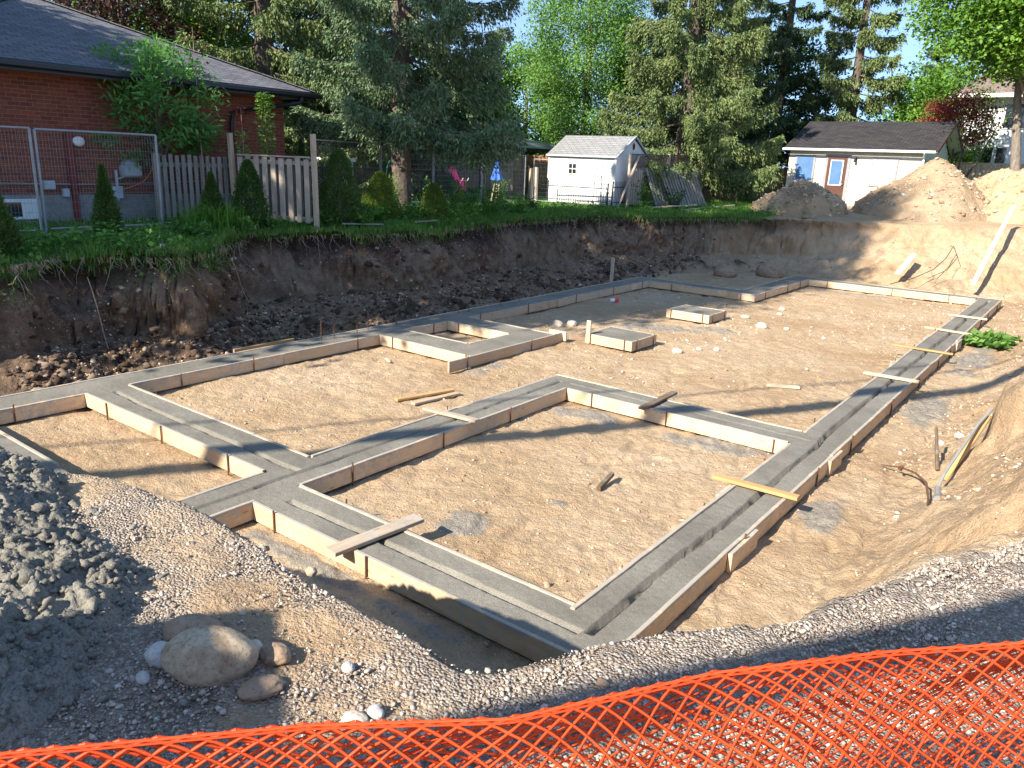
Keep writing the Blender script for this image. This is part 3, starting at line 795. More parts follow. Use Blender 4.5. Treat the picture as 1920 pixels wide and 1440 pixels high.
i = FT
RUNS = [((-2.11 - i, 3.89), (-2.11 - i, 25.42), -1), ((-2.67 + i, 4.46 - 2*i), (-2.67 + i, 9.25), 1), ((-2.67 + i, 9.83), (-2.67 + i, 24.85), 1),
        ((-5.95, 3.89 + i), (-2.11, 3.89 + i), -1), ((-5.95, 4.46 - i), (-2.67, 4.46 - i), 1), ((-5.95 - i, 2.4), (-5.95 - i, 3.89 + i), -1), ((-6.52 + i, 2.6), (-6.52 + i, 4.40), 1),
        ((-5.95 - i, 4.46), (-5.95 - i, 9.25), -1), ((-6.52 + i, 5.02), (-6.52 + i, 9.83), 1), ((-6.52, 9.83 - i), (-2.67, 9.83 - i), 1), ((-5.95, 9.25 + i), (-2.67, 9.25 + i), -1),
        ((-10.45, 4.40 + i), (-6.52, 4.40 + i), -1), ((-10.45, 5.02 - i), (-6.52, 5.02 - i), 1), ((-10.45 - i, 3.12), (-10.45 - i, 4.40), -1), ((-10.45 - i, 5.02), (-10.45 - i, 9.70), -1),
        ((-10.45 - i, 12.25), (-10.45 - i, 20.3), -1), ((-11.06 + i, 0.0), (-11.06 + i, 20.95), 1), ((-10.45, 9.70 + i), (-8.20, 9.70 + i), -1), ((-8.20 - i, 9.15), (-8.20 - i, 12.50), -1),
        ((-10.45, 12.25 - i), (-8.20, 12.25 - i), 1), ((-10.45 - i, 20.3 + i), (-7.28, 20.3 + i), -1), ((-7.28 - i, 20.3), (-7.28 - i, 24.85), -1), ((-7.28, 24.85 + i), (-2.67, 24.85 + i), -1),
        ((-7.90, 25.42 - i), (-2.11, 25.42 - i), 1), ((-11.06, 20.95 - i), (-7.90, 20.95 - i), 1), ((-7.90 + i, 20.95), (-7.90 + i, 25.42), 1), ((-10.45, 3.12 - i), (-8.2, 3.12 - i), 1),
        ((-10.45 - i, 10.40), (-10.45 - i, 11.58), -1), ((-8.86 + i, 10.40), (-8.86 + i, 11.58), 1), ((-10.45, 10.40 - i), (-8.86, 10.40 - i), 1), ((-10.45, 11.58 + i), (-8.86, 11.58 + i), -1)]
for k, (a, b, s_) in enumerate(RUNS):
    board_run(foot, a, b, s_, 100 + k, stakes=k not in (9, 24, 25, 26))
# rusty bars left standing in the footing by the left bank
for k, (x, y, h_) in enumerate([(-10.86, 8.68, .34), (-10.84, 8.96, .42), (-10.86, 9.52, .42), (-10.90, 9.83, .45), (-10.92, 10.6, .22), (-10.92, 12.45, .36), (-10.86, 12.72, .2), (-10.90, 13.9, .36), (-10.9, 14.6, .34)]):
    mb = MB(); mb.tube([(x, y, 0.1), (x + .01, y, 0.19 + h_)], 0.008, 6); under(mb.build("reinforcing_bar", M['rebar'], None), foot)
# thin tail board behind the left footing and a short block at the far corner of the box
mb = MB(); mb.box(-11.16, 7.1, 0.06, -11.12, 8.3, 0.235, bevel=.004); under(mb.build("form_board", M['brownwood'], None), foot)
mb = MB(); mb.box(-8.52, 12.46, 0.03, -8.12, 12.50, 0.215, bevel=.004); under(mb.build("form_board", M['pine'], None), foot)
mb = MB(); mb.bar((-11.2, 19.4, 0.0), (-11.2, 19.42, 0.85), 0.04, 0.09, up=(1, 0, 0)); under(mb.build("marker_stake", M['fence'], None), foot)

def pad(x0, y0, x1, y1, label, seed, block=False):
    p = tag(empty("pad_footing", ((x0 + x1) / 2, (y0 + y1) / 2, 0)), label, "footing", "square pad footings")
    under(concrete_mesh("concrete", [(x0, y0, x1, y1)], None, [], None, M['conc'], seed=seed), p)
    board_run(p, (x0 - 0.0, y0 + i), (x1, y0 + i), -1, seed, seg=(5, 6), laps=False, stakes=False)
    board_run(p, (x1 - i, y0 + i + .002), (x1 - i, y1), -1, seed + 1, seg=(5, 6), laps=False, stakes=False)
    board_run(p, (x0, y1 - i), (x1 - i - .002, y1 - i), 1, seed + 2, seg=(5, 6), laps=False, stakes=False)
    board_run(p, (x0 + i, y0 + i + .002), (x0 + i, y1 - i - .002), 1, seed + 3, seg=(5, 6), laps=False, stakes=False)
    for (sx, sy) in [(x0 + .12, y0 - .015), (x1 - .16, y0 - .015), (x1 + .015, y0 + .18), (x1 + .015, y1 - .15)]:
        mb = MB(); mb.tube([(sx, sy, -.1), (sx, sy, .225)], .009, 6); under(mb.build("stake", M['rebar'], None), p)
    if block:
        mb = MB(); mb.box(x0 + .01, y0 - .002, .2, x0 + .10, y0 + .036, .46, bevel=.003); under(mb.build("upright_block", M['pine'], None), p)
pad(-7.84, 12.74, -6.80, 13.74, "square concrete pad in board forms with a short upright block at its corner", 901, True)
pad(-7.95, 16.45, -6.88, 17.45, "square concrete pad in board forms, the farther one with no upright block", 941)

# ------------------------------------------------------------------ planks and loose boards
def plank(a, b, w, h, mat, label, z=None, group="planks laid across the footings", name="wooden_plank", cat="plank", up=(0, 0, 1), bevel=.005):
    random.seed(hash(label) % 9973 if False else sum(map(ord, label)))
    mb = MB(); mb.bar(a, b, w, h, up=up, bevel=bevel, jit=0.004)
    return tag(mb.build(name, M[mat]), label, cat, group)
zp = 0.203 + 0.021
plank((-2.90, 7.52, zp), (-2.00, 7.55, zp + .005), .10, .038, 'brownwood', "yellow brown plank across the right footing, nearest of the five there")
plank((-2.86, 13.57, zp), (-2.02, 13.60, zp), .09, .036, 'pine', "pale rounded plank across the right footing, second nearest of the five there")
plank((-3.02, 16.38, zp), (-1.95, 16.33, zp), .07, .032, 'brownwood', "thin orange brown plank across the right footing beside the green weeds, middle of five")
plank((-2.90, 18.93, zp), (-1.95, 18.84, zp), .09, .034, 'pine', "pale plank across the right footing, just beyond the green weeds")
plank((-2.80, 21.22, zp), (-1.98, 21.24, zp), .10, .034, 'pine', "pale plank across the right footing, farthest one near its far corner")
plank((-4.62, 3.72, zp + .004), (-4.52, 4.66, zp + .004), .15, .040, 'crusted', "cement crusted plank across the front footing")
plank((-6.74, 7.05, zp), (-5.90, 7.13, zp), .10, .036, 'crusted', "white splattered plank across the middle footing")
plank((-4.63, 9.10, zp), (-4.65, 10.14, zp), .10, .036, 'darkwood', "dark stained plank across the far arm of the middle footing")
plank((-7.72, 7.48, 0.03), (-7.46, 8.42, 0.035), .09, .036, 'brownwood', "brown lath on the sand, left of two lying side by side", group="loose boards on the sand")
plank((-7.42, 7.52, 0.03), (-7.28, 8.34, 0.035), .10, .036, 'form_old', "pale lath on the sand, right of two lying side by side", group="loose boards on the sand")
plank((-4.02, 12.30, 0.02), (-3.58, 12.56, 0.02), .09, .036, 'pine', "short pale board lying alone on the sand in the middle of the pit", group="loose boards on the sand")
plank((-3.88, 6.78, 0.02), (-3.90, 7.10, 0.09), .05, .05, 'darkwood', "dark charred stick on the sand inside the nearest footing bay", name="wood_scrap", cat="scrap", group="loose boards on the sand")
plank((-9.62, 9.08, 0.012), (-9.36, 8.92, 0.02), .05, .012, 'pine', "small pale wood chip on the sand left of the boxed footing", name="wood_scrap", cat="scrap", group="loose boards on the sand")

def on_ground(x, y, dz=0.0): return height(x, y) + dz
a = (-3.15, 26.6, height(-3.15, 26.6) + .05); 
plank((-3.05, 26.7, 0.36), (-2.78, 30.6, 2.62), .14, .04, 'pine', "long board leaning up the far sandy slope", group="boards leaning on the far slope")
plank((-5.20, 27.0, 0.42), (-5.00, 28.0, 1.00), .20, .03, 'pine', "short wide board lying on the far sandy slope", group="boards leaning on the far slope")
plank((-15.05, 5.85, 1.76), (-16.1, 9.3, 1.80), .12, .14, 'fence', "long weathered timber sleeper along the grass under the mesh fence", group="timbers on the grass bank", name="landscape_timber", cat="timber", bevel=.01)
plank((-14.15, 12.0, 1.86), (-13.75, 12.9, 1.84), .14, .03, 'fencegrey', "grey board on the bank edge right of the wooden fence panel", group="timbers on the grass bank")
plank((-13.7, 14.0, 1.86), (-13.9, 14.9, 1.85), .12, .03, 'fencegrey', "short grey board on the bank edge in front of the weeds", group="timbers on the grass bank")
plank((-14.2, 27.0, 1.90), (-13.2, 29.0, 2.02), .12, .05, 'fencetan', "tan board lying in the grass below the leaning fence panels", group="timbers on the grass bank")
plank((-13.0, 27.6, 1.88), (-12.2, 30.4, 2.05), .08, .04, 'fencetan', "thin pale board lying in the grass right of the leaning fence panels", group="timbers on the grass bank")

# ------------------------------------------------------------------ stones
def ico(sub=1):
    t = (1 + 5 ** .5) / 2
    v = [(-1, t, 0), (1, t, 0), (-1, -t, 0), (1, -t, 0), (0, -1, t), (0, 1, t), (0, -1, -t), (0, 1, -t), (t, 0, -1), (t, 0, 1), (-t, 0, -1), (-t, 0, 1)]
    f = [(0, 11, 5), (0, 5, 1), (0, 1, 7), (0, 7, 10), (0, 10, 11), (1, 5, 9), (5, 11, 4), (11, 10, 2), (10, 7, 6), (7, 1, 8), (3, 9, 4), (3, 4, 2), (3, 2, 6), (3, 6, 8), (3, 8, 9), (4, 9, 5), (2, 4, 11), (6, 2, 10), (8, 6, 7), (9, 8, 1)]
    v = [np.array(a, float) / np.linalg.norm(a) for a in v]
    for _ in range(sub):
        c = {}; nf = []
        def mid(a, b):
            k = (min(a, b), max(a, b))
            if k not in c:
                q = v[a] + v[b]; v.append(q / np.linalg.norm(q)); c[k] = len(v) - 1
            return c[k]
        for a, b, d in f:
            ab, bd, da = mid(a, b), mid(b, d), mid(d, a)
            nf += [(a, ab, da), (b, bd, ab), (d, da, bd), (ab, bd, da)]
        f = nf
    return np.array(v), np.array(f)

def rock(x, y, sx, sy, sz, label, mat='rock', rz=0.0, seed=1, group="loose stones", name="stone", cat="stone", z=None, sub=4, sink=0.25, rough=0.10):
    V, F = ico(sub)
    n = 1 + 0.16 * fbm(V[:, 0] * 1.1 + seed * 3.1, V[:, 1] * 1.1, V[:, 2] * 1.1 + seed, 2) + rough * fbm(V[:, 0] * 2.6, V[:, 1] * 2.6 + seed, V[:, 2] * 2.6, 3)
    P = V * n[:, None] * np.array([sx, sy, sz]) / 2
    c, s_ = math.cos(rz), math.sin(rz)
    P = np.stack([P[:, 0] * c - P[:, 1] * s_, P[:, 0] * s_ + P[:, 1] * c, P[:, 2]], -1)
    zz = (height(x, y) if z is None else z) + sz * (0.5 - sink)
    P = P + np.array([x, y, zz])
    return tag(link_mesh(name, P, F, M[mat], smooth=True, attrs={"rnd": np.full(len(P), (seed * .37) % 1)}), label, cat, group)

rock(-2.045, 1.147, .30, .20, .19, "big rounded tan boulder lying on the near gravel", 'boulder', rz=math.radians(38), seed=4, name="boulder", cat="boulder", sink=.22, rough=.04)
rock(-2.196, 1.067, .11, .09, .095, "pale white pitted stone touching the big boulder's left side", 'rockwhite', rz=.5, seed=7)
rock(-2.009, 1.280, .085, .07, .07, "pinkish grey stone behind the big boulder's right end", 'rock', seed=9)
rock(-2.249, 1.209, .20, .14, .10, "brown earth clod behind the big boulder", 'rockbrown', rz=.7, seed=12)
rock(-1.938, 1.316, .12, .09, .07, "brown clod right of the big boulder", 'rockbrown', rz=.2, seed=14)
rock(-1.840, 1.191, .14, .10, .05, "flat brown clod right and in front of the big boulder", 'rockbrown', rz=1.1, seed=16)
rock(-2.151, 0.978, .05, .045, .04, "small whitish stone just below the white pitted stone", 'rockwhite', seed=17)
rock(-2.36, 1.80, .05, .045, .04, "tan cobble balanced on the gravel edge above the shaded trench", 'boulder', seed=21, z=1.72)
rock(-5.42, 3.60, .11, .08, .07, "tan cobble on the sand in front of the front footing's form board", 'rock', seed=22)
rock(-1.511, 1.289, .09, .06, .035, "flat pinkish stone lying close to the orange net's top edge", 'rock', rz=.3, seed=23)
rock(-1.485, 1.351, .055, .045, .04, "whitish stone just behind the flat pinkish stone near the net", 'rockwhite', seed=24)
rock(-1.022, 1.911, .045, .035, .03, "rough tan stone in the gravel right of the trench", 'rockbrown', seed=27)
rock(-1.716, 1.440, .045, .04, .035, "white angular pebble on the gravel right of the boulder", 'rockwhite', seed=28)
rock(-9.10, 13.62, .26, .20, .20, "rounded tan stone beside the boxed footing's far corner, left of two", 'rock', seed=31)
rock(-9.00, 14.02, .22, .17, .15, "rounded tan stone beside the boxed footing's far corner, right of two", 'rock', seed=32)
rock(-6.19, 13.43, .21, .17, .13, "pale rounded stone on the sand just right of the nearer pad", 'rock', seed=33)
rock(-5.99, 13.98, .12, .10, .08, "small stone behind the pale rounded stone right of the nearer pad", 'rock', seed=34)
rock(-5.70, 14.15, .13, .10, .09, "tan stone farthest right of those beyond the nearer pad", 'rock', seed=35)
rock(-5.87, 17.04, .26, .22, .17, "largest pale stone on the sand right of the farther pad", 'rock', seed=36)
rock(-5.42, 17.38, .12, .10, .08, "small stone right of the largest pale stone beyond the pads", 'rock', seed=37)
rock(-6.16, 19.06, .16, .12, .09, "pale stone on the far sand, nearer of two below the footing jog", 'rock', seed=38)
rock(-6.41, 19.95, .18, .14, .11, "pale stone on the far sand, farther of two below the footing jog", 'rock', seed=39)
rock(-6.62, 18.0, .22, .15, .10, "orange tan stone right of the farther pad's back corner", 'rock', seed=40)
rock(-1.25, 10.9, .13, .11, .09, "tan stone on the right sandy slope, left of two", 'rock', seed=41)
rock(-1.08, 11.2, .13, .10, .08, "whitish stone on the right sandy slope, right of two", 'rockwhite', seed=42)
rock(-1.35, 19.6, .34, .22, .16, "flat pale stone at the foot of the right slope beyond the weeds", 'rock', seed=43)
rock(-8.9, 26.0, 1.0, .6, .62, "large brown boulder of clay at the far bank's foot behind the footing jog", 'rockbrown', seed=44, name="earth_boulder", cat="boulder")
rock(-9.9, 24.6, .8, .6, .45, "dark lump of slumped soil left of the clay boulder", 'rockbrown', seed=45, name="earth_boulder", cat="boulder")
rock(-12.45, 6.75, .16, .12, .12, "pale stone on the grass lip of the left bank", 'rockwhite', seed=46, z=1.78)
rock(-8.9, 29.3, .5, .35, .16, "flat brown clod lying on the rim beyond the far bank", 'rockbrown', seed=47)

def scatter(name, pts, sizes, mats, kind_label, seed, sub=0, flat=0.7):
    rs = np.random.RandomState(seed)
    V0, F0 = ico(sub)
    n = len(pts)
    P = V0[None] * (1 + 0.22 * rs.randn(n, len(V0), 1).clip(-1.5, 1.5))
    P = P * sizes[:, None, None] * 0.5 * np.stack([rs.uniform(.8, 1.35, n), rs.uniform(.7, 1.1, n), rs.uniform(.45, .95, n) * flat / .7], -1)[:, None, :]
    a = rs.uniform(0, 6.28, n); c, s_ = np.cos(a), np.sin(a)
    x = P[..., 0] * c[:, None] - P[..., 1] * s_[:, None]; y = P[..., 0] * s_[:, None] + P[..., 1] * c[:, None]
    tl = rs.uniform(-.5, .5, n); z = P[..., 2] + x * tl[:, None]
    V = np.stack([x, y, z], -1) + pts[:, None, :]
    F = (F0[None] + (np.arange(n) * len(V0))[:, None, None]).reshape(-1, 3)
    rnd = np.repeat(rs.rand(n), len(V0))
    o = link_mesh(name, V.reshape(-1, 3), F, mats, attrs={"rnd": rnd})
    return tag(o, kind_label, None, None, "stuff")

def m_gravel(name="crushed_stone", stops=None):
    n = NT(name, 0.9, 0.2)
    r = n.attr("rnd")
    c = n.ramp(r, stops or [(0.0, (0.27, 0.205, 0.155)), (0.35, (0.36, 0.295, 0.235)), (0.7, (0.45, 0.385, 0.32)), (0.93, (0.52, 0.46, 0.395)), (1.0, (0.62, 0.57, 0.52))])
    f = n.noise(n.coord(), 60, 3)
    n.col(n.mix(0.7, c, n.ramp(f, [(0.3, 0.65), (0.7, 1.15)]), 'MULTIPLY'))
    return n.m
M['gravel'] = m_gravel()
M['sandstone'] = m_gravel("sand_pebbles", [(0.0, (0.26, 0.17, 0.10)), (0.5, (0.42, 0.31, 0.21)), (0.85, (0.52, 0.42, 0.32)), (1.0, (0.62, 0.56, 0.48))])

rs = np.random.RandomState(11)
def sample_mask(n, x0, x1, y0, y1, maskf):
    x = rs.uniform(x0, x1, n); y = rs.uniform(y0, y1, n)
    z, s2, t, st, bank = terrain(x, y)
    k = maskf(x, y, s2, t, bank)
    return x[k], y[k], z[k]
def in_view(x, y, z, margin=80):
    c0 = (x * RC[0][0] + y * RC[1][0] + (z - 3.4) * RC[2][0]); c1 = (x * RC[0][1] + y * RC[1][1] + (z - 3.4) * RC[2][1]); c2 = (x * RC[0][2] + y * RC[1][2] + (z - 3.4) * RC[2][2])
    d = -c2; px = 960 + 1448 * c0 / np.maximum(d, .01); py = 720 - 1448 * c1 / np.maximum(d, .01)
    return (d > 0.1) & (px > -margin * 3) & (px < 1920 + margin * 3) & (py < 1440 + margin * 3)
def gravel_mask(x, y, s2, t, bank):
    b = fbm(x * 1.3, y * 1.3, 2.0, 4) + 0.25 * fbm(x * 3.5, y * 3.5, 8.0, 4)
    bare = (b > 0.18) & (x < -0.6) & (y < 2.3) & (rs.rand(len(x)) > 0.22)
    return (s2 < 0.22) & ~bare & in_view(x, y, np.full_like(x, 1.6)) & ~((x < -2.65) & (y < 1.30))
x, y, z = sample_mask(210000, -5.2, 1.4, 0.3, 5.2, gravel_mask)
sz = rs.gamma(2.2, 0.0032, len(x)).clip(.004, .026)
scatter("gravel", np.stack([x, y, z + sz * .12], -1), sz, M['gravel'], None, 3)
x, y, z = sample_mask(26000, -12, 1.2, 3, 26, lambda x, y, s2, t, bank: (s2 > 0.2) & in_view(x, y, np.zeros_like(x)) & ~in_rects(x, y, list(RECTS.values()) + [HB]) & (fbm(x * .8, y * .8, 4, 3) + .25 * rs.randn(len(x)) > 0.08))
sz = rs.gamma(2.0, 0.009, len(x)).clip(.008, .09) * (0.7 + 0.03 * y)
scatter("pebbles", np.stack([x, y, z + sz * .05], -1), sz, M['sandstone'], None, 4)
bk = np.flatnonzero(((BANK > 0) & (ST > .15) & (Y > 4) & (X > -14) & (T > .06)).ravel())
bkd = np.flatnonzero(((BANK > 0) & (ST > .4) & (dark > .45) & (X < -8.5) & (Y > 4) & (X > -14) & (T > .06)).ravel())
def on_bank(n, seed, pw=None):
    r3 = np.random.RandomState(seed); k = r3.choice(bkd if pw else bk, n * 3)
    yy = Y.ravel()[k]; tt = T.ravel()[k]; nn_ = fbm(X.ravel()[k] * 1.4, yy * 1.4, Z.ravel()[k] * 1.4 + seed, 2)
    ok = (r3.rand(len(k)) < (.35 + 1.2 * nn_ + (.5 * tt if pw else 0)))
    k = k[ok][:n]
    return np.stack([Xd.ravel()[k], Yd.ravel()[k], Z.ravel()[k]], -1)
p = on_bank(9000, 21); scatter("bank_pebbles", p, rs.gamma(2.2, .011, len(p)).clip(.012, .10), M['sandstone'], None, 5)
M['soilclod'] = m_gravel("dark_earth_clods", [(0.0, (0.035, 0.022, 0.015)), (0.5, (0.105, 0.068, 0.045)), (0.85, (0.20, 0.138, 0.095)), (1.0, (0.30, 0.22, 0.16))])
p = on_bank(5000, 22, True); scatter("bank_clods", p, rs.gamma(1.5, .030, len(p)).clip(.015, .24), M['soilclod'], None, 6, sub=1)

# ------------------------------------------------------------------ spilled concrete heap in the left foreground
def spill(name, poly, h, label, res=0.0095, lump=0.026):
    poly = np.array(poly)
    x0, y0 = poly.min(0) - .1; x1, y1 = poly.max(0) + .1
    xs = np.arange(x0, x1, res); ys = np.arange(y0, y1, res)
    X, Y = np.meshgrid(xs, ys)
    best = np.full(X.shape, 1e9); ins = np.zeros(X.shape, bool); n = len(poly)
    for k in range(n):
        a = poly[k]; b = poly[(k + 1) % n]; d = b - a
        t = np.clip(((X - a[0]) * d[0] + (Y - a[1]) * d[1]) / (d @ d), 0, 1)
        best = np.minimum(best, np.hypot(X - a[0] - t * d[0], Y - a[1] - t * d[1]))
        ins ^= ((a[1] > Y) != (b[1] > Y)) & (X < d[0] * (Y - a[1]) / (d[1] + 1e-12) + a[0])
    s = np.where(ins, best, -best) + 0.05 * fbm(X * 4, Y * 4, 3.0, 4, .6)
    gz = heights(X.ravel(), Y.ravel()).reshape(X.shape)
    bmp = .55 * np.clip(1 - np.abs(fbm(X * 19, Y * 19, 1.0, 3, .6)) * 2.6, 0, 1) + .75 * np.clip(.5 + 1.3 * fbm(X * 34, Y * 34, 7.0, 3, .6), 0, 1)
    big = fbm(X * 3.2, Y * 3.2, 5.0, 3)
    z = gz + np.where(s > 0, h * (1 - np.exp(-np.maximum(s, 0) / 0.22)), -0.06) + sstep(-.02, .04, s) * (lump * (bmp - .3) + 0.05 * big + 0.040 * (np.clip(1 - np.abs(fbm(X * 8.5, Y * 8.5, 12.0, 3, .6)) * 2.4, 0, 1) - .4) + 0.018 * fbm(X * 60, Y * 60, 2., 2))
    nx = len(xs); ny = len(ys); idx = np.arange(nx * ny).reshape(ny, nx)
    F = np.stack([idx[:-1, :-1], idx[:-1, 1:], idx[1:, 1:], idx[1:, :-1]], -1).reshape(-1, 4)
    F = F[(s.ravel()[F] > -.03).any(1)]
    used = np.unique(F); rm = -np.ones(nx * ny, int); rm[used] = np.arange(len(used))
    return tag(link_mesh(name, np.stack([X, Y, z], -1).reshape(-1, 3)[used], rm[F], M['spill'], smooth=True), label, "concrete heap")
spill("concrete_spill", [(-6.2, 1.0), (-4.9, 1.40), (-4.35, 1.52), (-3.98, 1.55), (-3.45, 1.34), (-3.10, 1.30), (-2.77, 1.33), (-2.62, 1.20), (-2.53, 1.07), (-2.42, .94), (-2.24, .85), (-2.15, .66), (-2.18, .42), (-2.4, .15), (-3.7, -.2), (-6.2, -.2)], 0.16,
      "lumpy heap of grey spilled concrete in the left foreground")
hp = [o for o in COL.objects if o.name == 'concrete_spill'][0]
hc = np.empty(len(hp.data.vertices) * 3, np.float32); hp.data.vertices.foreach_get('co', hc); hc = hc.reshape(-1, 3)
hc = hc[(hc[:, 0] > -4.4) & (hc[:, 1] > .15)]
hc = hc[np.random.RandomState(4).choice(len(hc), 9000)]
cp = []
for pile in [o for o in COL.objects if o.name.startswith("dirt_pile")]:
    nv = len(pile.data.vertices); co = np.empty(nv * 3, np.float32); pile.data.vertices.foreach_get("co", co); co = co.reshape(-1, 3)
    cp.append(co[np.random.RandomState(nv).choice(nv, 1500)])
cp = np.concatenate(cp) + np.array([0, 0, .01])
scatter("earth_clods", cp, np.random.RandomState(2).gamma(1.6, .032, len(cp)).clip(.02, .26), M['sandstone'], None, 9, sub=1)
cr = np.random.RandomState(5)
xx = cr.uniform(-3.9, -1.95, 900); yy = cr.uniform(.3, 1.6, 900)
dd = np.hypot((xx + 3.3) / 1.25, (yy - .85) / .7); kk = dd < 1.05 + .12 * cr.randn(900)
xx, yy = xx[kk], yy[kk]
cpts = np.concatenate([np.stack([xx, yy, heights(xx, yy)], -1), hc + np.array([0, 0, -.002])])
scatter("concrete_crumbs", cpts, cr.gamma(1.5, .0085, len(cpts)).clip(.005, .065), M['spill'], None, 8, sub=1)

# ------------------------------------------------------------------ walls, roofs
def quad_mesh(name, quads, mat, parent, label=None):
    """quads: list of (4 points, bc of the 4 points)"""
    V = []; F = []; B = []
    for pts, bc in quads:
        k = len(V); V += list(pts); B += list(bc); F.append(tuple(range(k, k + len(pts))))
    return link_mesh(name, np.array(V, float), F, mat, parent, attrs={"bc": np.array(B, float), "rnd": np.full(len(V), .5)})

def wall_quads(p0, p1, z0, z1):
    p0 = np.array(p0, float); p1 = np.array(p1, float); L = np.linalg.norm(p1 - p0)
    return ([(p0[0], p0[1], z0), (p1[0], p1[1], z0), (p1[0], p1[1], z1), (p0[0], p0[1], z1)], [(0, z0, 0), (L, z0, 0), (L, z1, 0), (0, z1, 0)])

def lap_siding(name, p0, p1, z0, z1, pitch, mat, parent, lap=0.012, gable=None):
    """overlapping boards between p0 and p1; gable=(z_peak) tapers to a point above z1"""
    p0 = np.array([*p0, 0.0]); p1 = np.array([*p1, 0.0]); d = p1 - p0; L = np.linalg.norm(d); d /= L
    nr = np.array([d[1], -d[0], 0.0])
    V = []; F = []
    zt = gable if gable else z1
    z = z0
    while z < zt - 1e-3:
        za, zb = z, min(z + pitch, zt)
        def span(zz):
            if gable and zz > z1:
                k = (zz - z1) / (gable - z1); return L / 2 * k, L - L / 2 * k
            return 0.0, L
        a0, a1 = span(za); b0, b1 = span(zb)
        k = len(V)
        V += [p0 + d * a0 + nr * lap + [0, 0, za], p0 + d * a1 + nr * lap + [0, 0, za], p0 + d * b1 + nr * 0.001 + [0, 0, zb], p0 + d * b0 + nr * 0.001 + [0, 0, zb],
              p0 + d * a0 + [0, 0, za], p0 + d * a1 + [0, 0, za]]
        F += [(k, k + 1, k + 2, k + 3), (k + 4, k + 5, k + 1, k)]
        z += pitch
    return link_mesh(name, np.array(V), F, mat, parent)

def roof_plane(pts):
    """pts of a planar roof face; first two points are the eave, bc from eave direction and slope"""
    P = np.array(pts, float); ex = P[1] - P[0]; ex /= np.linalg.norm(ex)
    n = np.cross(P[1] - P[0], P[2] - P[0]); n /= np.linalg.norm(n); ey = np.cross(n, ex)
    return (P, [((p - P[0]) @ ex, (p - P[0]) @ ey, 0) for p in P])

# --- brick bungalow on the left
bh = tag(empty("brick_house", (-21.4, 8.7, 1.8)), "red brick bungalow with a grey shingled hip roof and black gutters", "house")
WX, WY0, WY1 = -17.3, 4.6, 12.85
under(quad_mesh("brick_wall", [wall_quads((WX, WY0), (WX, WY1), 2.36, 4.72), wall_quads((WX, WY1), (-27.0, WY1), 2.36, 4.72), wall_quads((-27.0, WY0), (WX, WY0), 2.36, 4.72)], M['brick'], None), bh)
fq = [wall_quads((WX + .03, WY0 - .03), (WX + .03, WY1 + .03), 1.3, 2.355), wall_quads((WX + .03, WY1 + .03), (-27.0, WY1 + .03), 1.3, 2.355)]
under(quad_mesh("foundation_wall", fq, M['foundation'], None), bh)
mb = MB(); mb.box(WX - .05, WY0 - .03, 2.355, WX + .03, WY1 + .03, 2.375)
under(mb.build("sill_course", M['foundation'], None), bh)
EX, EY0, EY1, EZ = -16.7, 4.0, 13.42, 4.86
dz_ = 4.7; pk = (EX - dz_, EY1 - dz_, EZ + .4 * dz_)
far = (-28.5, EY1 - dz_, EZ + .4 * dz_)
rf = [roof_plane([(EX, EY0, EZ), (EX, EY1, EZ), pk]), roof_plane([(EX, EY1, EZ), (-32, EY1, EZ), far, pk]), roof_plane([(-32, EY0, EZ), (EX, EY0, EZ), pk, far])]
roof = under(quad_mesh("roof", rf, M['shingle'], None), bh)
mb = MB()
for (a, b) in [((EX, EY1, EZ), pk), ((EX, EY0, EZ), pk)]:
    mb.bar(np.array(a) + [0, 0, .015], np.array(b) + [0, 0, .015], .26, .02)
under(mb.build("hip_cap", M['shingle'], None), bh)
mb = MB(); mb.box(-21.9, 8.2, 6.58, -21.35, 8.7, 6.86, bevel=.02); under(mb.build("roof_vent", M['gutter'], None), bh)
mb = MB(); mb.box(EX - .62, EY0, 4.70, EX - .02, EY1 - .02, 4.72); mb.box(-30, WY1, 4.702, EX - .02, EY1 - .02, 4.722)
under(mb.build("soffit", M['gutter'], None), bh)
mb = MB(); mb.box(EX - .025, EY0, 4.66, EX, EY1, 4.86); mb.box(-30, EY1 - .025, 4.66, EX - .026, EY1, 4.86)
under(mb.build("fascia", M['gutter'], None), bh)
mb = MB(); mb.box(EX + .002, EY0, 4.71, EX + .12, EY1 + .12, 4.835, bevel=.03); mb.box(-30, EY1 + .002, 4.712, EX + .0, EY1 + .12, 4.833, bevel=.03)
under(mb.build("gutter", M['gutter'], None), bh)
mb = MB(); mb.tube([(EX + .05, 12.95, 4.70), (EX + .03, 12.9, 4.58), (WX + .12, 11.9, 4.36), (WX + .08, 11.35, 4.24), (WX + .08, 11.3, 4.0), (WX + .08, 11.3, 1.8)], .045, 8)
under(mb.build("downspout", M['gutter'], None), bh)
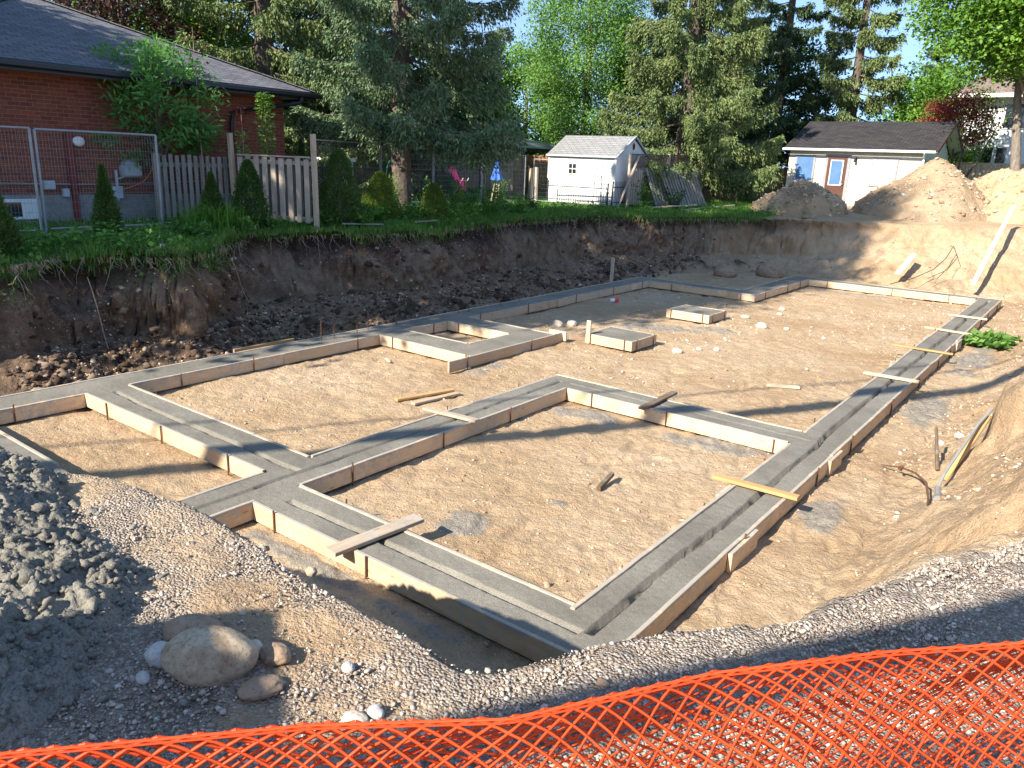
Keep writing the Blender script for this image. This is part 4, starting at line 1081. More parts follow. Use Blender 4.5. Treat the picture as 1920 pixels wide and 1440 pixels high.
# things fixed to the wall
mb = MB(); mb.box(WX, 7.56, 3.40, WX + .06, 7.66, 3.50)
k = len(mb.V); V, Fi = ico(3); mb.add(V * np.array([.05, .12, .10]) + np.array([WX + .09, 7.72, 3.44]), Fi.tolist())
under(mb.build("round_wall_vent", M['trim'], None), bh)
mb = MB(); mb.box(WX + .01, 7.48, 1.8, WX + .10, 7.60, 3.6, bevel=.01); under(mb.build("red_wall_pipe", M['redpipe'], None), bh)
mt = under(MB().box(WX + .02, 8.53, 2.74, WX + .26, 8.90, 2.99, bevel=.04).box(WX + .02, 8.57, 2.992, WX + .24, 8.86, 3.06, bevel=.03).box(WX + .03, 8.62, 3.062, WX + .20, 8.81, 3.10, bevel=.015).build("gas_meter", M['greyp'], None), bh)
mb = MB(); mb.tube([(WX + .1, 8.42, 2.88), (WX + .1, 8.42, 2.25)], .03, 8); mb.tube([(WX + .12, 8.42, 2.7), (WX + .12, 8.5, 2.72), (WX + .12, 8.6, 2.76)], .018, 6); mb.box(WX + .04, 8.28, 2.30, WX + .2, 8.50, 2.55, bevel=.02)
under(mb.build("gas_regulator", M['greyp'], None), bh)
mb = MB(); mb.tube([(WX + .04, 6.0, 2.60), (WX + .04, 8.0, 2.58), (WX + .04, 10.5, 2.66)], .018, 6); under(mb.build("wall_conduit", M['pipegrey'], None), bh)
mb = MB(); mb.box(WX + .01, 6.95, 2.48, WX + .14, 7.15, 2.66, bevel=.02); mb.box(WX + .03, 7.30, 2.34, WX + .13, 7.42, 2.50, bevel=.01); under(mb.build("meter_box", M['greyp'], None), bh)
wn = under(MB().box(WX + .01, 6.15, 1.90, WX + .07, 6.85, 2.30, bevel=.01).build("basement_window", M['trim'], None), bh)
gp = MB().box(WX + .071, 6.22, 1.96, WX + .075, 6.50, 2.24).build("window_pane", M['glass'], None); under(gp, wn); gp.parent = wn; gp.matrix_parent_inverse = Matrix.Identity(4)
def fix(child, parent):
    child.parent = parent; child.matrix_parent_inverse = Matrix.Identity(4); return child
mb = MB(); pts = []
for t in np.linspace(0, 1, 14):
    pts.append((WX + .2 + .3 * t, 8.5 + .75 * t, 2.5 + .75 * t * t + .02 * math.sin(9 * t)))
mb.tube(pts, .008, 5); tag(mb.build("extension_cord", M['orangep']), "orange cord looping from the gas meter to the fence corner on the brick wall", "cord")

# --- white resin shed
sh = tag(empty("garden_shed", (-17.05, 27.8, 1.9)), "small white plastic garden shed with grey shingle roof and four-pane window", "shed")
X0, X1, Y0, Y1 = -18.6, -15.5, 26.55, 29.05
under(lap_siding("front_wall", (X0, Y0), (X1, Y0), 1.88, 3.74, .155, M['white'], None), sh)
under(lap_siding("gable_wall", (X1, Y0), (X1, Y1), 1.88, 3.70, .155, M['white'], None, gable=4.42), sh)
under(quad_mesh("back_wall", [wall_quads((X1, Y1), (X0, Y1), 1.88, 3.72), wall_quads((X0, Y1), (X0, Y0), 1.88, 3.72)], M['white'], None), sh)
ym = (Y0 + Y1) / 2; rz_ = 4.50
rq = [roof_plane([(X0 - .08, Y0 - .1, 3.70), (X1 + .08, Y0 - .1, 3.70), (X1 + .08, ym, rz_), (X0 - .08, ym, rz_)]), roof_plane([(X1 + .08, Y1 + .1, 3.70), (X0 - .08, Y1 + .1, 3.70), (X0 - .08, ym, rz_), (X1 + .08, ym, rz_)])]
under(quad_mesh("roof", rq, M['shingle_shed'], None), sh)
mb = MB(); mb.box(X0 - .08, Y0 - .125, 3.655, X1 + .08, Y0 - .10, 3.72); mb.bar((X1 + .095, Y0 - .1, 3.675), (X1 + .095, ym, rz_ - .02), .03, .07); mb.bar((X1 + .095, ym, rz_ - .02), (X1 + .095, Y1 + .1, 3.675), .03, .07)
under(mb.build("roof_trim", M['greyp'], None), sh)
mb = MB(); V = []; 
for j in range(20):
    a = j * math.pi / 10; V.append((X1 + .03, ym + .085 * math.cos(a), 4.12 + .13 * math.sin(a)))
mb.poly(V); under(mb.build("gable_vent", M['black'], None), sh)
mb = MB(); mb.box(X1 - .05, Y0 - .03, 1.88, X1 + .03, Y0 + .05, 3.70); under(MB().box(X0 - .02, Y0 - .03, 1.88, X0 + .05, Y0 + .05, 3.66).build("corner_trim", M['trim'], None), sh); under(mb.build("corner_trim", M['trim'], None), sh)
wf = under(MB().box(-17.62, Y0 - .05, 2.98, -17.24, Y0 - .02, 3.42).build("window_frame", M['trim'], None), sh)
for (a, b) in [(-17.59, 3.02), (-17.41, 3.02), (-17.59, 3.22), (-17.41, 3.22)]:
    fix(MB().box(a, Y0 - .056, b, a + .15, Y0 - .051, b + .16).build("window_pane", M['glass'], None), wf)
mb = MB(); mb.box(X0, Y0 - .02, 1.76, X1, Y1, 1.875); under(mb.build("floor_base", M['fencebrown'], None), sh)

# --- garage
gz = 2.1
ga = tag(empty("garage", (-9.4, 38.8, gz)), "cream sided garage with dark shingle roof, brown door and blue window", "garage")
GX0, GX1, GY0, GY1, GE = -12.15, -6.75, 36.0, 41.6, 4.36
under(lap_siding("front_wall", (GX0, GY0), (GX1, GY0), 1.9, GE, .29, M['cream'], None, lap=.018), ga)
under(lap_siding("gable_wall", (GX1, GY0), (GX1, GY1), 1.9, GE - .02, .29, M['cream'], None, lap=.018, gable=5.62), ga)
under(quad_mesh("back_wall", [wall_quads((GX1, GY1), (GX0, GY1), 1.9, GE), wall_quads((GX0, GY1), (GX0, GY0), 1.9, GE)], M['cream'], None), ga)
gm = (GY0 + GY1) / 2; GR = 5.72
rq = [roof_plane([(GX0 - .2, GY0 - .35, 4.42), (GX1 + .55, GY0 - .35, 4.42), (GX1 + .55, gm, GR), (GX0 - .2, gm, GR)]), roof_plane([(GX1 + .55, GY1 + .35, 4.42), (GX0 - .2, GY1 + .35, 4.42), (GX0 - .2, gm, GR), (GX1 + .55, gm, GR)])]
under(quad_mesh("roof", rq, M['shingle_dark'], None), ga)
rq = [(np.array([(GX1 + .54, GY0 - .35, 4.37), (GX1 + .54, gm, GR - .05), (GX1 + .0, gm, GR - .05), (GX1 + .0, GY0 - .35, 4.37)]), [(0, 0, 0)] * 4), (np.array([(GX1 + .54, GY1 + .35, 4.37), (GX1 + .54, gm, GR - .05), (GX1, gm, GR - .05), (GX1, GY1 + .35, 4.37)]), [(0, 0, 0)] * 4)]
under(quad_mesh("soffit", rq, M['cream'], None), ga)
mb = MB(); mb.bar((GX1 + .565, GY0 - .37, 4.37), (GX1 + .565, gm, GR - .05), .03, .14); mb.bar((GX1 + .565, gm, GR - .05), (GX1 + .565, GY1 + .37, 4.37), .03, .14)
under(mb.build("bargeboard", M['doorwood'], None), ga)
mb = MB(); mb.box(GX0 - .2, GY0 - .46, 4.33, GX1 + .5, GY0 - .36, 4.43, bevel=.02); under(mb.build("gutter", M['trim'], None), ga)
mb = MB(); mb.tube([(GX1 + .1, GY0 - .40, 4.33), (GX1 + .06, GY0 - .08, 4.1), (GX1 + .06, GY0 - .08, 2.2)], .04, 6); under(mb.build("downspout", M['trim'], None), ga)
def framed(x0, x1, z0, z1, fname, pmat, pname="window_pane", fm='frame_grey', bord=.085, y=GY0):
    f = under(MB().box(x0, y - .06, z0, x1, y - .02, z1, bevel=.006).build(fname, M[fm], None), ga)
    fix(MB().box(x0 + bord, y - .066, z0 + bord, x1 - bord, y - .061, z1 - bord).build(pname, M[pmat], None), f)
    return f
framed(-11.86, -10.98, 3.0, 4.16, "window_frame", 'bluesheet')
framed(-8.66, -7.62, 2.95, 4.10, "window_frame", 'whitep')
df = under(MB().box(-10.57, GY0 - .05, 2.12, -9.51, GY0 - .02, 4.20, bevel=.006).build("door_frame", M['frame_grey'], None), ga)
dr = under(MB().box(-10.44, GY0 - .075, 2.14, -9.64, GY0 - .052, 4.10, bevel=.004).build("door", M['doorwood'], None), ga)
wf = fix(MB().box(-10.31, GY0 - .088, 2.92, -9.77, GY0 - .077, 3.98).build("door_window_frame", M['trim'], None), dr)
wf.parent = dr
fix(MB().box(-10.27, GY0 - .095, 2.96, -9.81, GY0 - .090, 3.94).build("door_glass", M['bluesheet'], None), dr)
mb = MB(); V, Fi = ico(2); mb.add(V * .04 + np.array([-9.72, GY0 - .12, 2.98]), Fi.tolist()); fix(mb.build("door_knob", M['steel'], None), dr)
mb = MB(); mb.box(-9.36, GY0 - .06, 3.98, -9.26, GY0 - .02, 4.1); mb.tube([(-9.31, GY0 - .14, 4.10), (-9.31, GY0 - .14, 3.90)], [.035, .06], 8); mb.bar((-9.31, GY0 - .02, 4.05), (-9.31, GY0 - .14, 4.05), .02, .02)
under(mb.build("wall_lantern", M['black'], None), ga)
mb = MB(); mb.box(GX1 + .02, 36.7, 3.35, GX1 + .05, 38.1, 4.05); under(mb.build("side_opening", M['glass'], None), ga)
mb = MB(); mb.box(GX1 + .021, 36.55, 4.052, GX1 + .07, 38.25, 4.14); mb.box(GX1 + .021, 36.55, 2.2, GX1 + .07, 36.69, 4.05); mb.box(GX1 + .021, 38.11, 2.2, GX1 + .07, 38.25, 4.05); under(mb.build("side_door_frame", M['cream'], None), ga)

# --- white two storey house far right
wh = tag(empty("white_house", (-2.5, 51.0, 2.3)), "tall white stucco house with brown roof behind the right maple tree", "house")
under(quad_mesh("stucco_wall", [wall_quads((-7.2, 46.5), (3.0, 46.5), 2.0, 7.6), wall_quads((-7.2, 54), (-7.2, 46.5), 2.0, 7.6)], M['stucco'], None), wh)
rq = [roof_plane([(-7.9, 45.9, 7.45), (3.6, 45.9, 7.45), (1.0, 49.8, 10.0), (-5.4, 49.8, 10.0)]), roof_plane([(-7.9, 54, 7.45), (-7.9, 45.9, 7.45), (-5.4, 49.8, 10.0)])]
under(quad_mesh("roof", rq, M['shingle_brown'], None), wh)
mb = MB(); mb.box(-7.9, 45.8, 7.28, 3.6, 45.9, 7.46); under(mb.build("fascia", M['trim'], None), wh)
def win(par, x0, x1, z0, z1, y):
    f = under(MB().box(x0 - .06, y - .05, z0 - .06, x1 + .06, y - .01, z1 + .06).build("window_frame", M['trim'], None), par)
    fix(MB().box(x0, y - .06, z0, x1, y - .051, z1).build("window_pane", M['glass'], None), f)
for (x0, x1, z0, z1) in [(-6.05, -5.62, 4.2, 4.95), (-5.45, -5.02, 4.2, 4.95), (-5.4, -3.9, 5.9, 7.0), (-3.2, -2.3, 4.2, 5.2)]:
    win(wh, x0, x1, z0, z1, 46.5)

# --- tan brick/clad gazebo with curtains and other yard structures
gzb = tag(empty("gazebo", (-24.6, 30.5, 1.9)), "garden gazebo with pale metal roof and drawn taupe curtains behind the big spruce", "gazebo")
A0, A1, B0, B1 = -27.2, -22.2, 29.6, 33.6
for (x, y) in [(A0, B0), (A1, B0), (A0, B1), (A1, B1), ((A0 + A1) / 2, B0)]:
    mb = MB(); mb.box(x - .06, y - .06, 1.9, x + .06, y + .06, 4.0); under(mb.build("post", M['black'], None), gzb)
cx_, cy_ = (A0 + A1) / 2, (B0 + B1) / 2
rq = [roof_plane([(A0 - .4, B0 - .4, 3.98), (A1 + .4, B0 - .4, 3.98), (cx_ + .6, cy_, 4.55), (cx_ - .6, cy_, 4.55)]), roof_plane([(A1 + .4, B0 - .4, 3.98), (A1 + .4, B1 + .4, 3.98), (cx_ + .6, cy_, 4.55)]),
      roof_plane([(A1 + .4, B1 + .4, 3.98), (A0 - .4, B1 + .4, 3.98), (cx_ - .6, cy_, 4.55), (cx_ + .6, cy_, 4.55)]), roof_plane([(A0 - .4, B1 + .4, 3.98), (A0 - .4, B0 - .4, 3.98), (cx_ - .6, cy_, 4.55)])]
under(quad_mesh("roof", rq, M['metalroof'], None), gzb)
mb = MB(); mb.box(A0 - .4, B0 - .44, 3.86, A1 + .4, B0 - .402, 3.99); mb.box(A1 + .402, B0 - .4, 3.86, A1 + .44, B1 + .4, 3.99); under(mb.build("roof_edge", M['black'], None), gzb)
def curtain(x0, x1, y, z0, z1, mat, par, name="curtain"):
    n = int((x1 - x0) / .04); V = []; F = []
    for k in range(n + 1):
        x = x0 + (x1 - x0) * k / n; yy = y + .05 * math.sin(k * 1.25) + .02 * math.sin(k * .37)
        V += [(x, yy, z0), (x, yy, z1)]
        if k < n: F.append((2 * k, 2 * k + 2, 2 * k + 3, 2 * k + 1))
    return under(link_mesh(name, np.array(V), F, M[mat], None, smooth=True), par)
curtain(A0 + .1, -24.75, B0, 2.05, 3.85, 'taupe', gzb); curtain(-24.65, A1 - .6, B0 + .05, 2.05, 3.85, 'taupe', gzb)

bs = tag(empty("privacy_wall", (-24.5, 22.0, 1.8)), "dark brown privacy wall behind the iron fence left of the spruce trunk", "wall")
under(MB().box(-28.5, 23.3, 1.8, -23.6, 23.45, 3.62).build("panel", M['brownwall'], None), bs)
under(MB().box(-28.6, 23.2, 3.622, -23.5, 23.55, 3.70).build("cap_rail", M['fencetan'], None), bs)
sb = tag(empty("storage_box", (-21.6, 17.8, 1.8)), "white lidded storage box half hidden right of the brick house corner", "box")
under(MB().box(-22.2, 17.2, 1.8, -21.0, 18.4, 3.15, bevel=.04).build("body", M['whitep'], None), sb); under(MB().box(-22.25, 17.15, 3.155, -20.95, 18.45, 3.27, bevel=.03).build("lid", M['whitep'], None), sb)

# ------------------------------------------------------------------ fences
def fence_boards(root, p0, p1, z0, z1, bw, gap, mat, rails=(0.15, 0.85), both=True, lean=0.0, post_h=0.0, posts=True, postmat=None, post_every=2.4, seed=1, th=.02, cap=False, z0b=None, tilt=0.0):
    random.seed(seed)
    p0 = np.array([*p0, 0.0]); p1 = np.array([*p1, 0.0]); d = p1 - p0; L = np.linalg.norm(d); d /= L; nr = np.array([d[1], -d[0], 0])
    z0b = z0 if z0b is None else z0b
    up = np.array([0, 0, 1.0]) + nr * lean + d * tilt; up /= np.linalg.norm(up)
    H = z1 - z0
    def zg(t): return z0 + (z0b - z0) * t / L
    mb = MB(); t = 0; k = 0
    while t < L - bw * .5:
        side = (.045 if (k % 2 == 0 or not both) else -.045)
        c = p0 + d * (t + bw / 2) + nr * side + [0, 0, zg(t) + random.uniform(-.015, .015)]
        mb.frame(c, up, d, np.cross(up, d), H + random.uniform(-.02, .01), bw * random.uniform(.95, 1.0), th, bevel=.003)
        t += (bw + gap) if both is False else (bw + gap) / 1.0
        k += 1
        if both: t -= (bw + gap) * .5 - .0
    under(mb.build("boards", M[mat], None), root)
    for r in rails:
        q0 = p0 + [0, 0, zg(0)] + up * H * r; q1 = p1 + [0, 0, zg(L)] + up * H * r
        under(MB().bar(q0, q1, .04, .09).build("rail", M[mat], None), root)
    if cap:
        q0 = p0 + [0, 0, zg(0)] + up * (H + .02); q1 = p1 + [0, 0, zg(L)] + up * (H + .02)
        under(MB().bar(q0, q1, .14, .035).build("cap_rail", M[mat], None), root)
    if posts:
        n = max(1, int(round(L / post_every)))
        for k in range(n + 1):
            c = p0 + d * (L * k / n) + [0, 0, zg(L * k / n) - .1]
            under(MB().frame(c, up, d, np.cross(up, d), H + .1 + post_h + random.uniform(-.03, .03), .09, .09, bevel=.006).build("post", M[postmat or mat], None), root)

f = tag(empty("wooden_fence", (-15.2, 11.0, 1.8)), "weathered tan board fence panel with two tall posts standing on the bank edge", "fence")
fence_boards(f, (-16.0, 10.62), (-14.42, 11.40), 1.88, 3.28, .125, .075, 'fence', both=False, rails=(.05, .92), posts=False, seed=4, cap=True)
mbk = MB(); 
for k in range(9):
    t = (k + .62) / 9.3; c = np.array([-16.0 + 1.58 * t, 10.62 + .78 * t, 1.9]); mbk.frame(c - np.array([.035, -.07, 0]), (0, 0, 1), (.897, .443, 0), (-.443, .897, 0), 1.34, .13, .02)
under(mbk.build("back_boards", M['fencegrey'], None), f)
for (x, y, h_, tx) in [(-16.12, 10.56, 1.98, -.06), (-14.34, 11.44, 2.02, -.03)]:
    under(MB().bar((x, y, 1.7), (x + tx, y - .01, 1.78 + h_), .10, .10, bevel=.008).build("post", M['fencetan'], None), f)
f = tag(empty("wooden_fence", (-16.6, 9.6, 1.8)), "grey board fence in front of the brick wall, behind the young tree's trunk", "fence")
fence_boards(f, (-16.55, 8.95), (-16.42, 10.75), 1.85, 3.25, .09, .05, 'fencegrey', both=False, posts=True, post_every=2.0, post_h=.05, seed=6, z0b=1.85)

lf = tag(empty("lattice_fence", (-14.9, 30.0, 1.9)), "brown wooden fence with a lattice top right of the white shed", "fence")
fence_boards(lf, (-15.15, 27.0), (-14.7, 32.6), 1.95, 3.25, .10, .05, 'fence', both=True, posts=True, post_h=.62, seed=8, rails=(.1, .9), z0b=2.05)
mb = MB()
for k in range(62):
    t0 = k * .1; 
    for sg in (1, -1):
        a0, a1 = t0, t0 + sg * .5
        za, zb = 3.32, 3.78
        if a1 < 0: zb = za + (zb - za) * (a0 / (a0 - a1)); a1 = 0
        if a1 > 5.6: zb = za + (zb - za) * ((5.6 - a0) / (a1 - a0)); a1 = 5.6
        if a0 > 5.6: continue
        P = lambda a, z: (-15.15 + .45 * a / 5.6 + (.006 * sg), 27.0 + a, z + .1 * a / 5.6)
        mb.bar(P(a0, za), P(a1, zb), .007, .028, up=(1, 0, 0))
under(mb.build("lattice_panel", M['fencebrown'], None), lf)
under(MB().bar((-15.15, 27.0, 3.81), (-14.7, 32.6, 3.91), .06, .05).build("top_rail", M['fencebrown'], None), lf)
lf2 = tag(empty("board_fence", (-14.2, 35.0, 1.9)), "dark brown board fence in shade running to the garage corner", "fence")
fence_boards(lf2, (-14.6, 32.8), (-12.7, 39.6), 2.0, 3.4, .12, .03, 'fencebrown', both=True, posts=True, seed=9, z0b=2.15)
f = tag(empty("board_fence", (-3.0, 43.0, 2.2)), "tan wooden fence in front of the white house behind the earth piles", "fence")
fence_boards(f, (-6.6, 42.8), (1.5, 43.6), 2.6, 4.12, .14, .01, 'fencetan', both=False, posts=True, seed=12, cap=True)
f = tag(empty("board_fence", (-22.0, 34.8, 1.9)), "orange brown board fence behind the gazebo", "fence")
fence_boards(f, (-34.0, 34.6), (-17.5, 35.0), 1.95, 3.75, .14, .01, 'fenceorange', both=False, posts=False, seed=14)

# loose fence panels leaning on the lattice fence
for k, (x, y, lab, ln) in enumerate([(-14.15, 29.3, "loose grey fence panel leaning on the lattice fence, rearmost of the leaning two", -.30), (-13.75, 29.9, "loose greenish grey fence panel leaning at a slant, frontmost of the leaning two", -.40)]):
    f = tag(empty("wooden_fence", (x, y, 1.9)), lab, "fence panel", "loose fence panels leaning on the lattice fence")
    fence_boards(f, (x - .34, y - 1.25), (x + .12, y + 1.15), 1.92, 3.40, .125, .06, 'fencegrey', both=False, posts=False, seed=20 + k, lean=ln, tilt=-.22, rails=(.06, .94))
tag(MB().bar((-15.35, 26.6, 1.75), (-14.85, 27.15, 3.78), .10, .06, bevel=.006).build("leaning_post", M['fence']), "pale wooden post leaning against the lattice fence beside the shed", "post")
for (x, y, h_, lab) in [(-18.9, 25.8, 1.3, "short tan wooden stake left of the shed's corner"), (-18.7, 25.9, 1.35, "grey fence post touching the shed's left corner")]:
    tag(MB().bar((x, y, 1.8), (x - .03, y, 1.85 + h_), .10, .10).build("fence_post", M['fencetan' if 'tan' in lab else 'fence']), lab, "post")

def mesh_panel(p0, p1, z0, h, label, lean=0.0, grp="temporary mesh fence panels", sup=None, dv=.055, dh=.15, frame=.019, wr=.0019, z0b=None, cat="fence panel"):
    z0b = z0 if z0b is None else z0b
    p0 = np.array([*p0, z0]); p1 = np.array([*p1, z0b]); d = p1 - p0; L = np.linalg.norm(d); d /= L
    nr = np.array([d[1], -d[0], 0]); nr /= np.linalg.norm(nr); up = np.array([0, 0, 1.0]) + nr * lean; up /= np.linalg.norm(up)
    f = tag(empty("mesh_fence_panel", tuple(p0)), label, cat, grp)
    mb = MB(); q = lambda a, z: p0 + d * a + up * z
    mb.tube([q(0, 0), q(0, h)], frame, 8); mb.tube([q(L, 0), q(L, h)], frame, 8); mb.tube([q(0, h), q(L, h)], frame * .8, 8); mb.tube([q(0, .12), q(L, .12)], frame * .8, 8)
    under(mb.build("tube_frame", M['steel'], None), f)
    mb = MB(); n = int(L / dv)
    for k in range(1, n): mb.tube([q(L * k / n, .12), q(L * k / n, h)], wr, 3, cap=False)
    n = int((h - .12) / dh)
    for k in range(1, n): mb.tube([q(0, .12 + (h - .12) * k / n), q(L, .12 + (h - .12) * k / n)], wr * 1.15, 3, cap=False)
    under(mb.build("wire_mesh", M['steel'], None), f)
    return f
mesh_panel((-15.25, 3.2), (-15.22, 6.02), 1.76, 1.86, "wire mesh fence panel at the left frame edge in front of the brick house", frame=.026)
mesh_panel((-15.22, 6.10), (-15.25, 8.30), 1.78, 1.83, "wire mesh fence panel in front of the gas meter on the brick wall", frame=.026)
mesh_panel((-16.2, 12.9), (-16.5, 15.4), 1.85, 1.86, "wire mesh fence panel between the brick house corner and the big spruce trunk")
mesh_panel((-16.5, 15.45), (-16.95, 18.0), 1.85, 1.80, "wire mesh fence panel directly behind the big spruce trunk")
mesh_panel((-16.95, 18.05), (-17.5, 21.0), 1.85, 1.78, "wire mesh fence panel in front of the taupe gazebo curtains")
mesh_panel((-17.5, 21.05), (-17.8, 23.9), 1.85, 1.76, "wire mesh fence panel in front of the blue folded parasol")
mesh_panel((-17.7, 24.3), (-14.9, 24.6), 1.88, 1.62, "thin wire mesh panel propped across the front of the white shed", frame=.013)
mb = MB(); mb.tube([(-15.6, 25.2, 1.95), (-15.55, 25.25, 3.3)], .012, 6); mb.tube([(-15.55, 25.25, 3.3), (-14.75, 25.4, 1.95)], .012, 6); mb.tube([(-15.1, 25.3, 1.95), (-15.1, 25.3, 2.4)], .012, 6)
tag(mb.build("fence_brace", M['steel']), "triangular metal fence brace before the shed's right corner", "brace")

def iron_fence(p0, p1, z0, h, label, step=.11, loops=True, grp="black iron fences"):
    p0 = np.array([*p0, z0]); p1 = np.array([*p1, z0]); d = p1 - p0; L = np.linalg.norm(d); d /= L
    f = tag(empty("iron_fence", tuple(p0)), label, "fence", grp)
    mb = MB(); n = int(L / step); Zu = np.array([0, 0, 1.0])
    for k in range(n + 1):
        q = p0 + d * (k * step)
        mb.tube([q, q + Zu * (h if not loops else h - .12)], .008, 4)
        if loops and k % 2 == 0 and k < n:
            mb.tube([q + Zu * (h - .12) + d * (step * (1 - math.cos(a))) + Zu * (.12 * math.sin(a)) for a in np.linspace(0, math.pi, 7)], .007, 4)
        elif not loops:
            mb.tube([q + Zu * h, q + Zu * (h + .06)], [.014, .001], 4)
    under(mb.build("pickets", M['black'], None), f)
    for zz in (.12, h - .16):
        under(MB().bar(p0 + Zu * zz, p1 + Zu * zz, .02, .03).build("rail", M['black'], None), f)
    m_ = max(1, int(round(L / 2.2)))
    for k in range(m_ + 1):
        under(MB().bar(p0 + d * (L * k / m_) - Zu * .1, p0 + d * (L * k / m_) + Zu * (h + .05), .045, .045).build("post", M['black'], None), f)
iron_fence((-19.2, 14.6), (-20.0, 21.5), 1.8, 1.35, "black iron loop topped fence left of the spruce trunk")
iron_fence((-20.0, 21.6), (-18.9, 25.6), 1.85, 1.35, "black iron loop topped fence in front of the gazebo and parasol")
iron_fence((-18.2, 26.0), (-15.5, 26.1), 1.9, .78, "low black spiked iron fence along the front of the white shed", loops=False)
iron_fence((-15.35, 26.2), (-15.3, 27.9), 1.9, .85, "short low black spiked iron fence at the shed's gable side", loops=False)

# ------------------------------------------------------------------ garden things
def rows(name, pts2, n=14, closed=True): pass
par = tag(empty("parasol", (-18.9, 23.6, 1.9)), "folded blue garden parasol standing beyond the iron fence", "parasol")
mb = MB(); V = []; F = []
nn = 16; prof = [(0.02, 3.42), (.05, 3.36), (.10, 3.1), (.16, 2.85), (.20, 2.66)]
for j, (r_, z_) in enumerate(prof):
    for k in range(nn):
        a = 2 * math.pi * k / nn; rr_ = r_ * (1 + .28 * (k % 2))
        V.append((-18.9 + rr_ * math.cos(a), 23.6 + rr_ * math.sin(a), z_ + (.05 * (k % 2) if j == 4 else 0)))
for j in range(len(prof) - 1):
    for k in range(nn):
        a = j * nn + k; b = j * nn + (k + 1) % nn; F.append((a, b, b + nn, a + nn))
under(link_mesh("canopy", np.array(V), F, M['blue'], None, smooth=False), par)
under(MB().tube([(-18.9, 23.6, 1.85), (-18.9, 23.6, 3.5)], .018, 8).build("pole", M['whitep'], None), par)
st = tag(empty("sawhorse", (-18.9, 23.7, 1.85)), "pale wooden trestle standing below the blue parasol", "trestle")
for (a, b) in [((-19.1, 23.5), (-18.98, 23.6)), ((-18.7, 23.5), (-18.8, 23.6)), ((-19.1, 23.9), (-18.98, 23.75)), ((-18.7, 23.9), (-18.8, 23.75))]:
    under(MB().bar((*a, 1.85), (*b, 2.62), .05, .05).build("leg", M['fencetan'], None), st)
under(MB().box(-19.05, 23.6, 2.6, -18.75, 23.76, 2.68).build("top_beam", M['fencetan'], None), st)
ch = tag(empty("toy_stroller", (-20.3, 23.2, 1.9)), "pink and white toy stroller in the yard left of the blue parasol", "toy stroller")
mb = MB(); mb.box(-20.45, 23.0, 2.2, -20.1, 23.3, 2.62, bevel=.06); mb.bar((-20.5, 23.15, 2.6), (-20.75, 23.15, 3.05), .3, .05, bevel=.02); under(mb.build("seat", M['pink'], None), ch)
under(MB().tube([(-20.75 + .0, 23.15 + .22 * math.cos(a), 2.86 + .22 * math.sin(a)) for a in np.linspace(0, 3.14, 8)], .03, 6).build("hood", M['pink'], None), ch)
for s_ in (-1, 1):
    under(MB().tube([(-20.6, 23.15 + s_ * .16, 1.95), (-20.05, 23.15 + s_ * .16, 2.7)], .014, 6).build("frame_bar", M['whitep'], None), ch)
    mb = MB(); mb.tube([(-20.55, 23.15 + s_ * .16 - .02, 1.98), (-20.55, 23.15 + s_ * .16 + .02, 1.98)], .08, 12); under(mb.build("wheel", M['pink'], None), ch)
bx = tag(empty("paddling_pool", (-18.4, 17.4, 1.8)), "blue plastic tub half hidden in the weeds right of the spruce trunk", "tub")
under(MB().tube([(-17.9, 18.7, 1.8), (-17.9, 18.7, 2.0)], [.42, .5], 20).build("basin", M['bluesheet'], None), bx)
hs = tag(empty("garden_hose", (-21.5, 20.2, 1.8)), "green garden hose hung in loops on the iron fence left of the spruce", "hose")
mb = MB()
for k in range(5):
    mb.tube([(-19.85 + .02 * k, 19.0 + (.18 + .02 * k) * math.cos(a), 2.75 + (.42 + .03 * k) * math.sin(a)) for a in np.linspace(0, 6.28, 22)], .016, 6)
under(mb.build("coils", M['greenp'], None), hs)
cup = tag(empty("paper_cup", (-9.86, 17.28, 0.03)), "red and white paper cup lying on the far sand", "cup")
under(MB().tube([(-9.92, 17.22, .05), (-9.84, 17.30, .06)], [.045, .05], 12).build("cup_body", M['whitep'], None), cup)
under(MB().tube([(-9.838, 17.302, .061), (-9.76, 17.36, .07)], [.055, .05], 12).build("lid", M['redp'], None), cup)

# tools and roots on the right slope
def gz_(x, y): return height(x, y)
tz = gz_(-0.72, 9.80)
tag(MB().bar((-0.95, 9.35, gz_(-0.95, 9.35) - .03), (-0.72, 9.98, gz_(-0.95, 9.35) + .62), .055, .05, bevel=.012, jit=.01).build("wooden_stick", M['brownwood']), "brown weathered stick standing behind the grey conduit on the right slope", "stick")
pz = gz_(-0.94, 9.00)
mb = MB(); mb.tube([(-0.96, 8.95, pz + .02), (-0.94, 9.08, pz + .16), (-0.87, 9.40, pz + .36), (-0.82, 9.65, pz + .50), (-0.78, 9.80, pz + .60), (-0.70, 10.02, pz + .74)], .017, 8); mb.tube([(-0.96, 8.95, pz + .03), (-0.92, 8.78, pz - .0), (-0.90, 8.65, pz + .01)], [.03, .04, .05], 8)
tag(mb.build("conduit_pipe", M['pipegrey']), "bent grey conduit sticking up out of the right sandy slope", "conduit")
mb = MB(); rz0 = gz_(-1.39, 9.40); ptsr = [(-1.69, 9.80, gz_(-1.69, 9.80) + .03), (-1.44, 9.55, rz0 + .12), (-1.24, 9.25, rz0 + .20), (-1.07, 8.90, rz0 + .24), (-0.97, 8.50, rz0 + .20), (-0.91, 8.00, gz_(-0.91, 8.00) + .03)]
mb.tube(ptsr, [.007, .010, .012, .013, .012, .01], 6); mb.tube([(-1.44, 9.55, rz0 + .10), (-1.41, 9.50, rz0 + .16)], [.03, .015], 6)
tag(mb.build("rusty_rod", M['rebar']), "thin rusty curved rod arching over the right sandy slope", "rod")
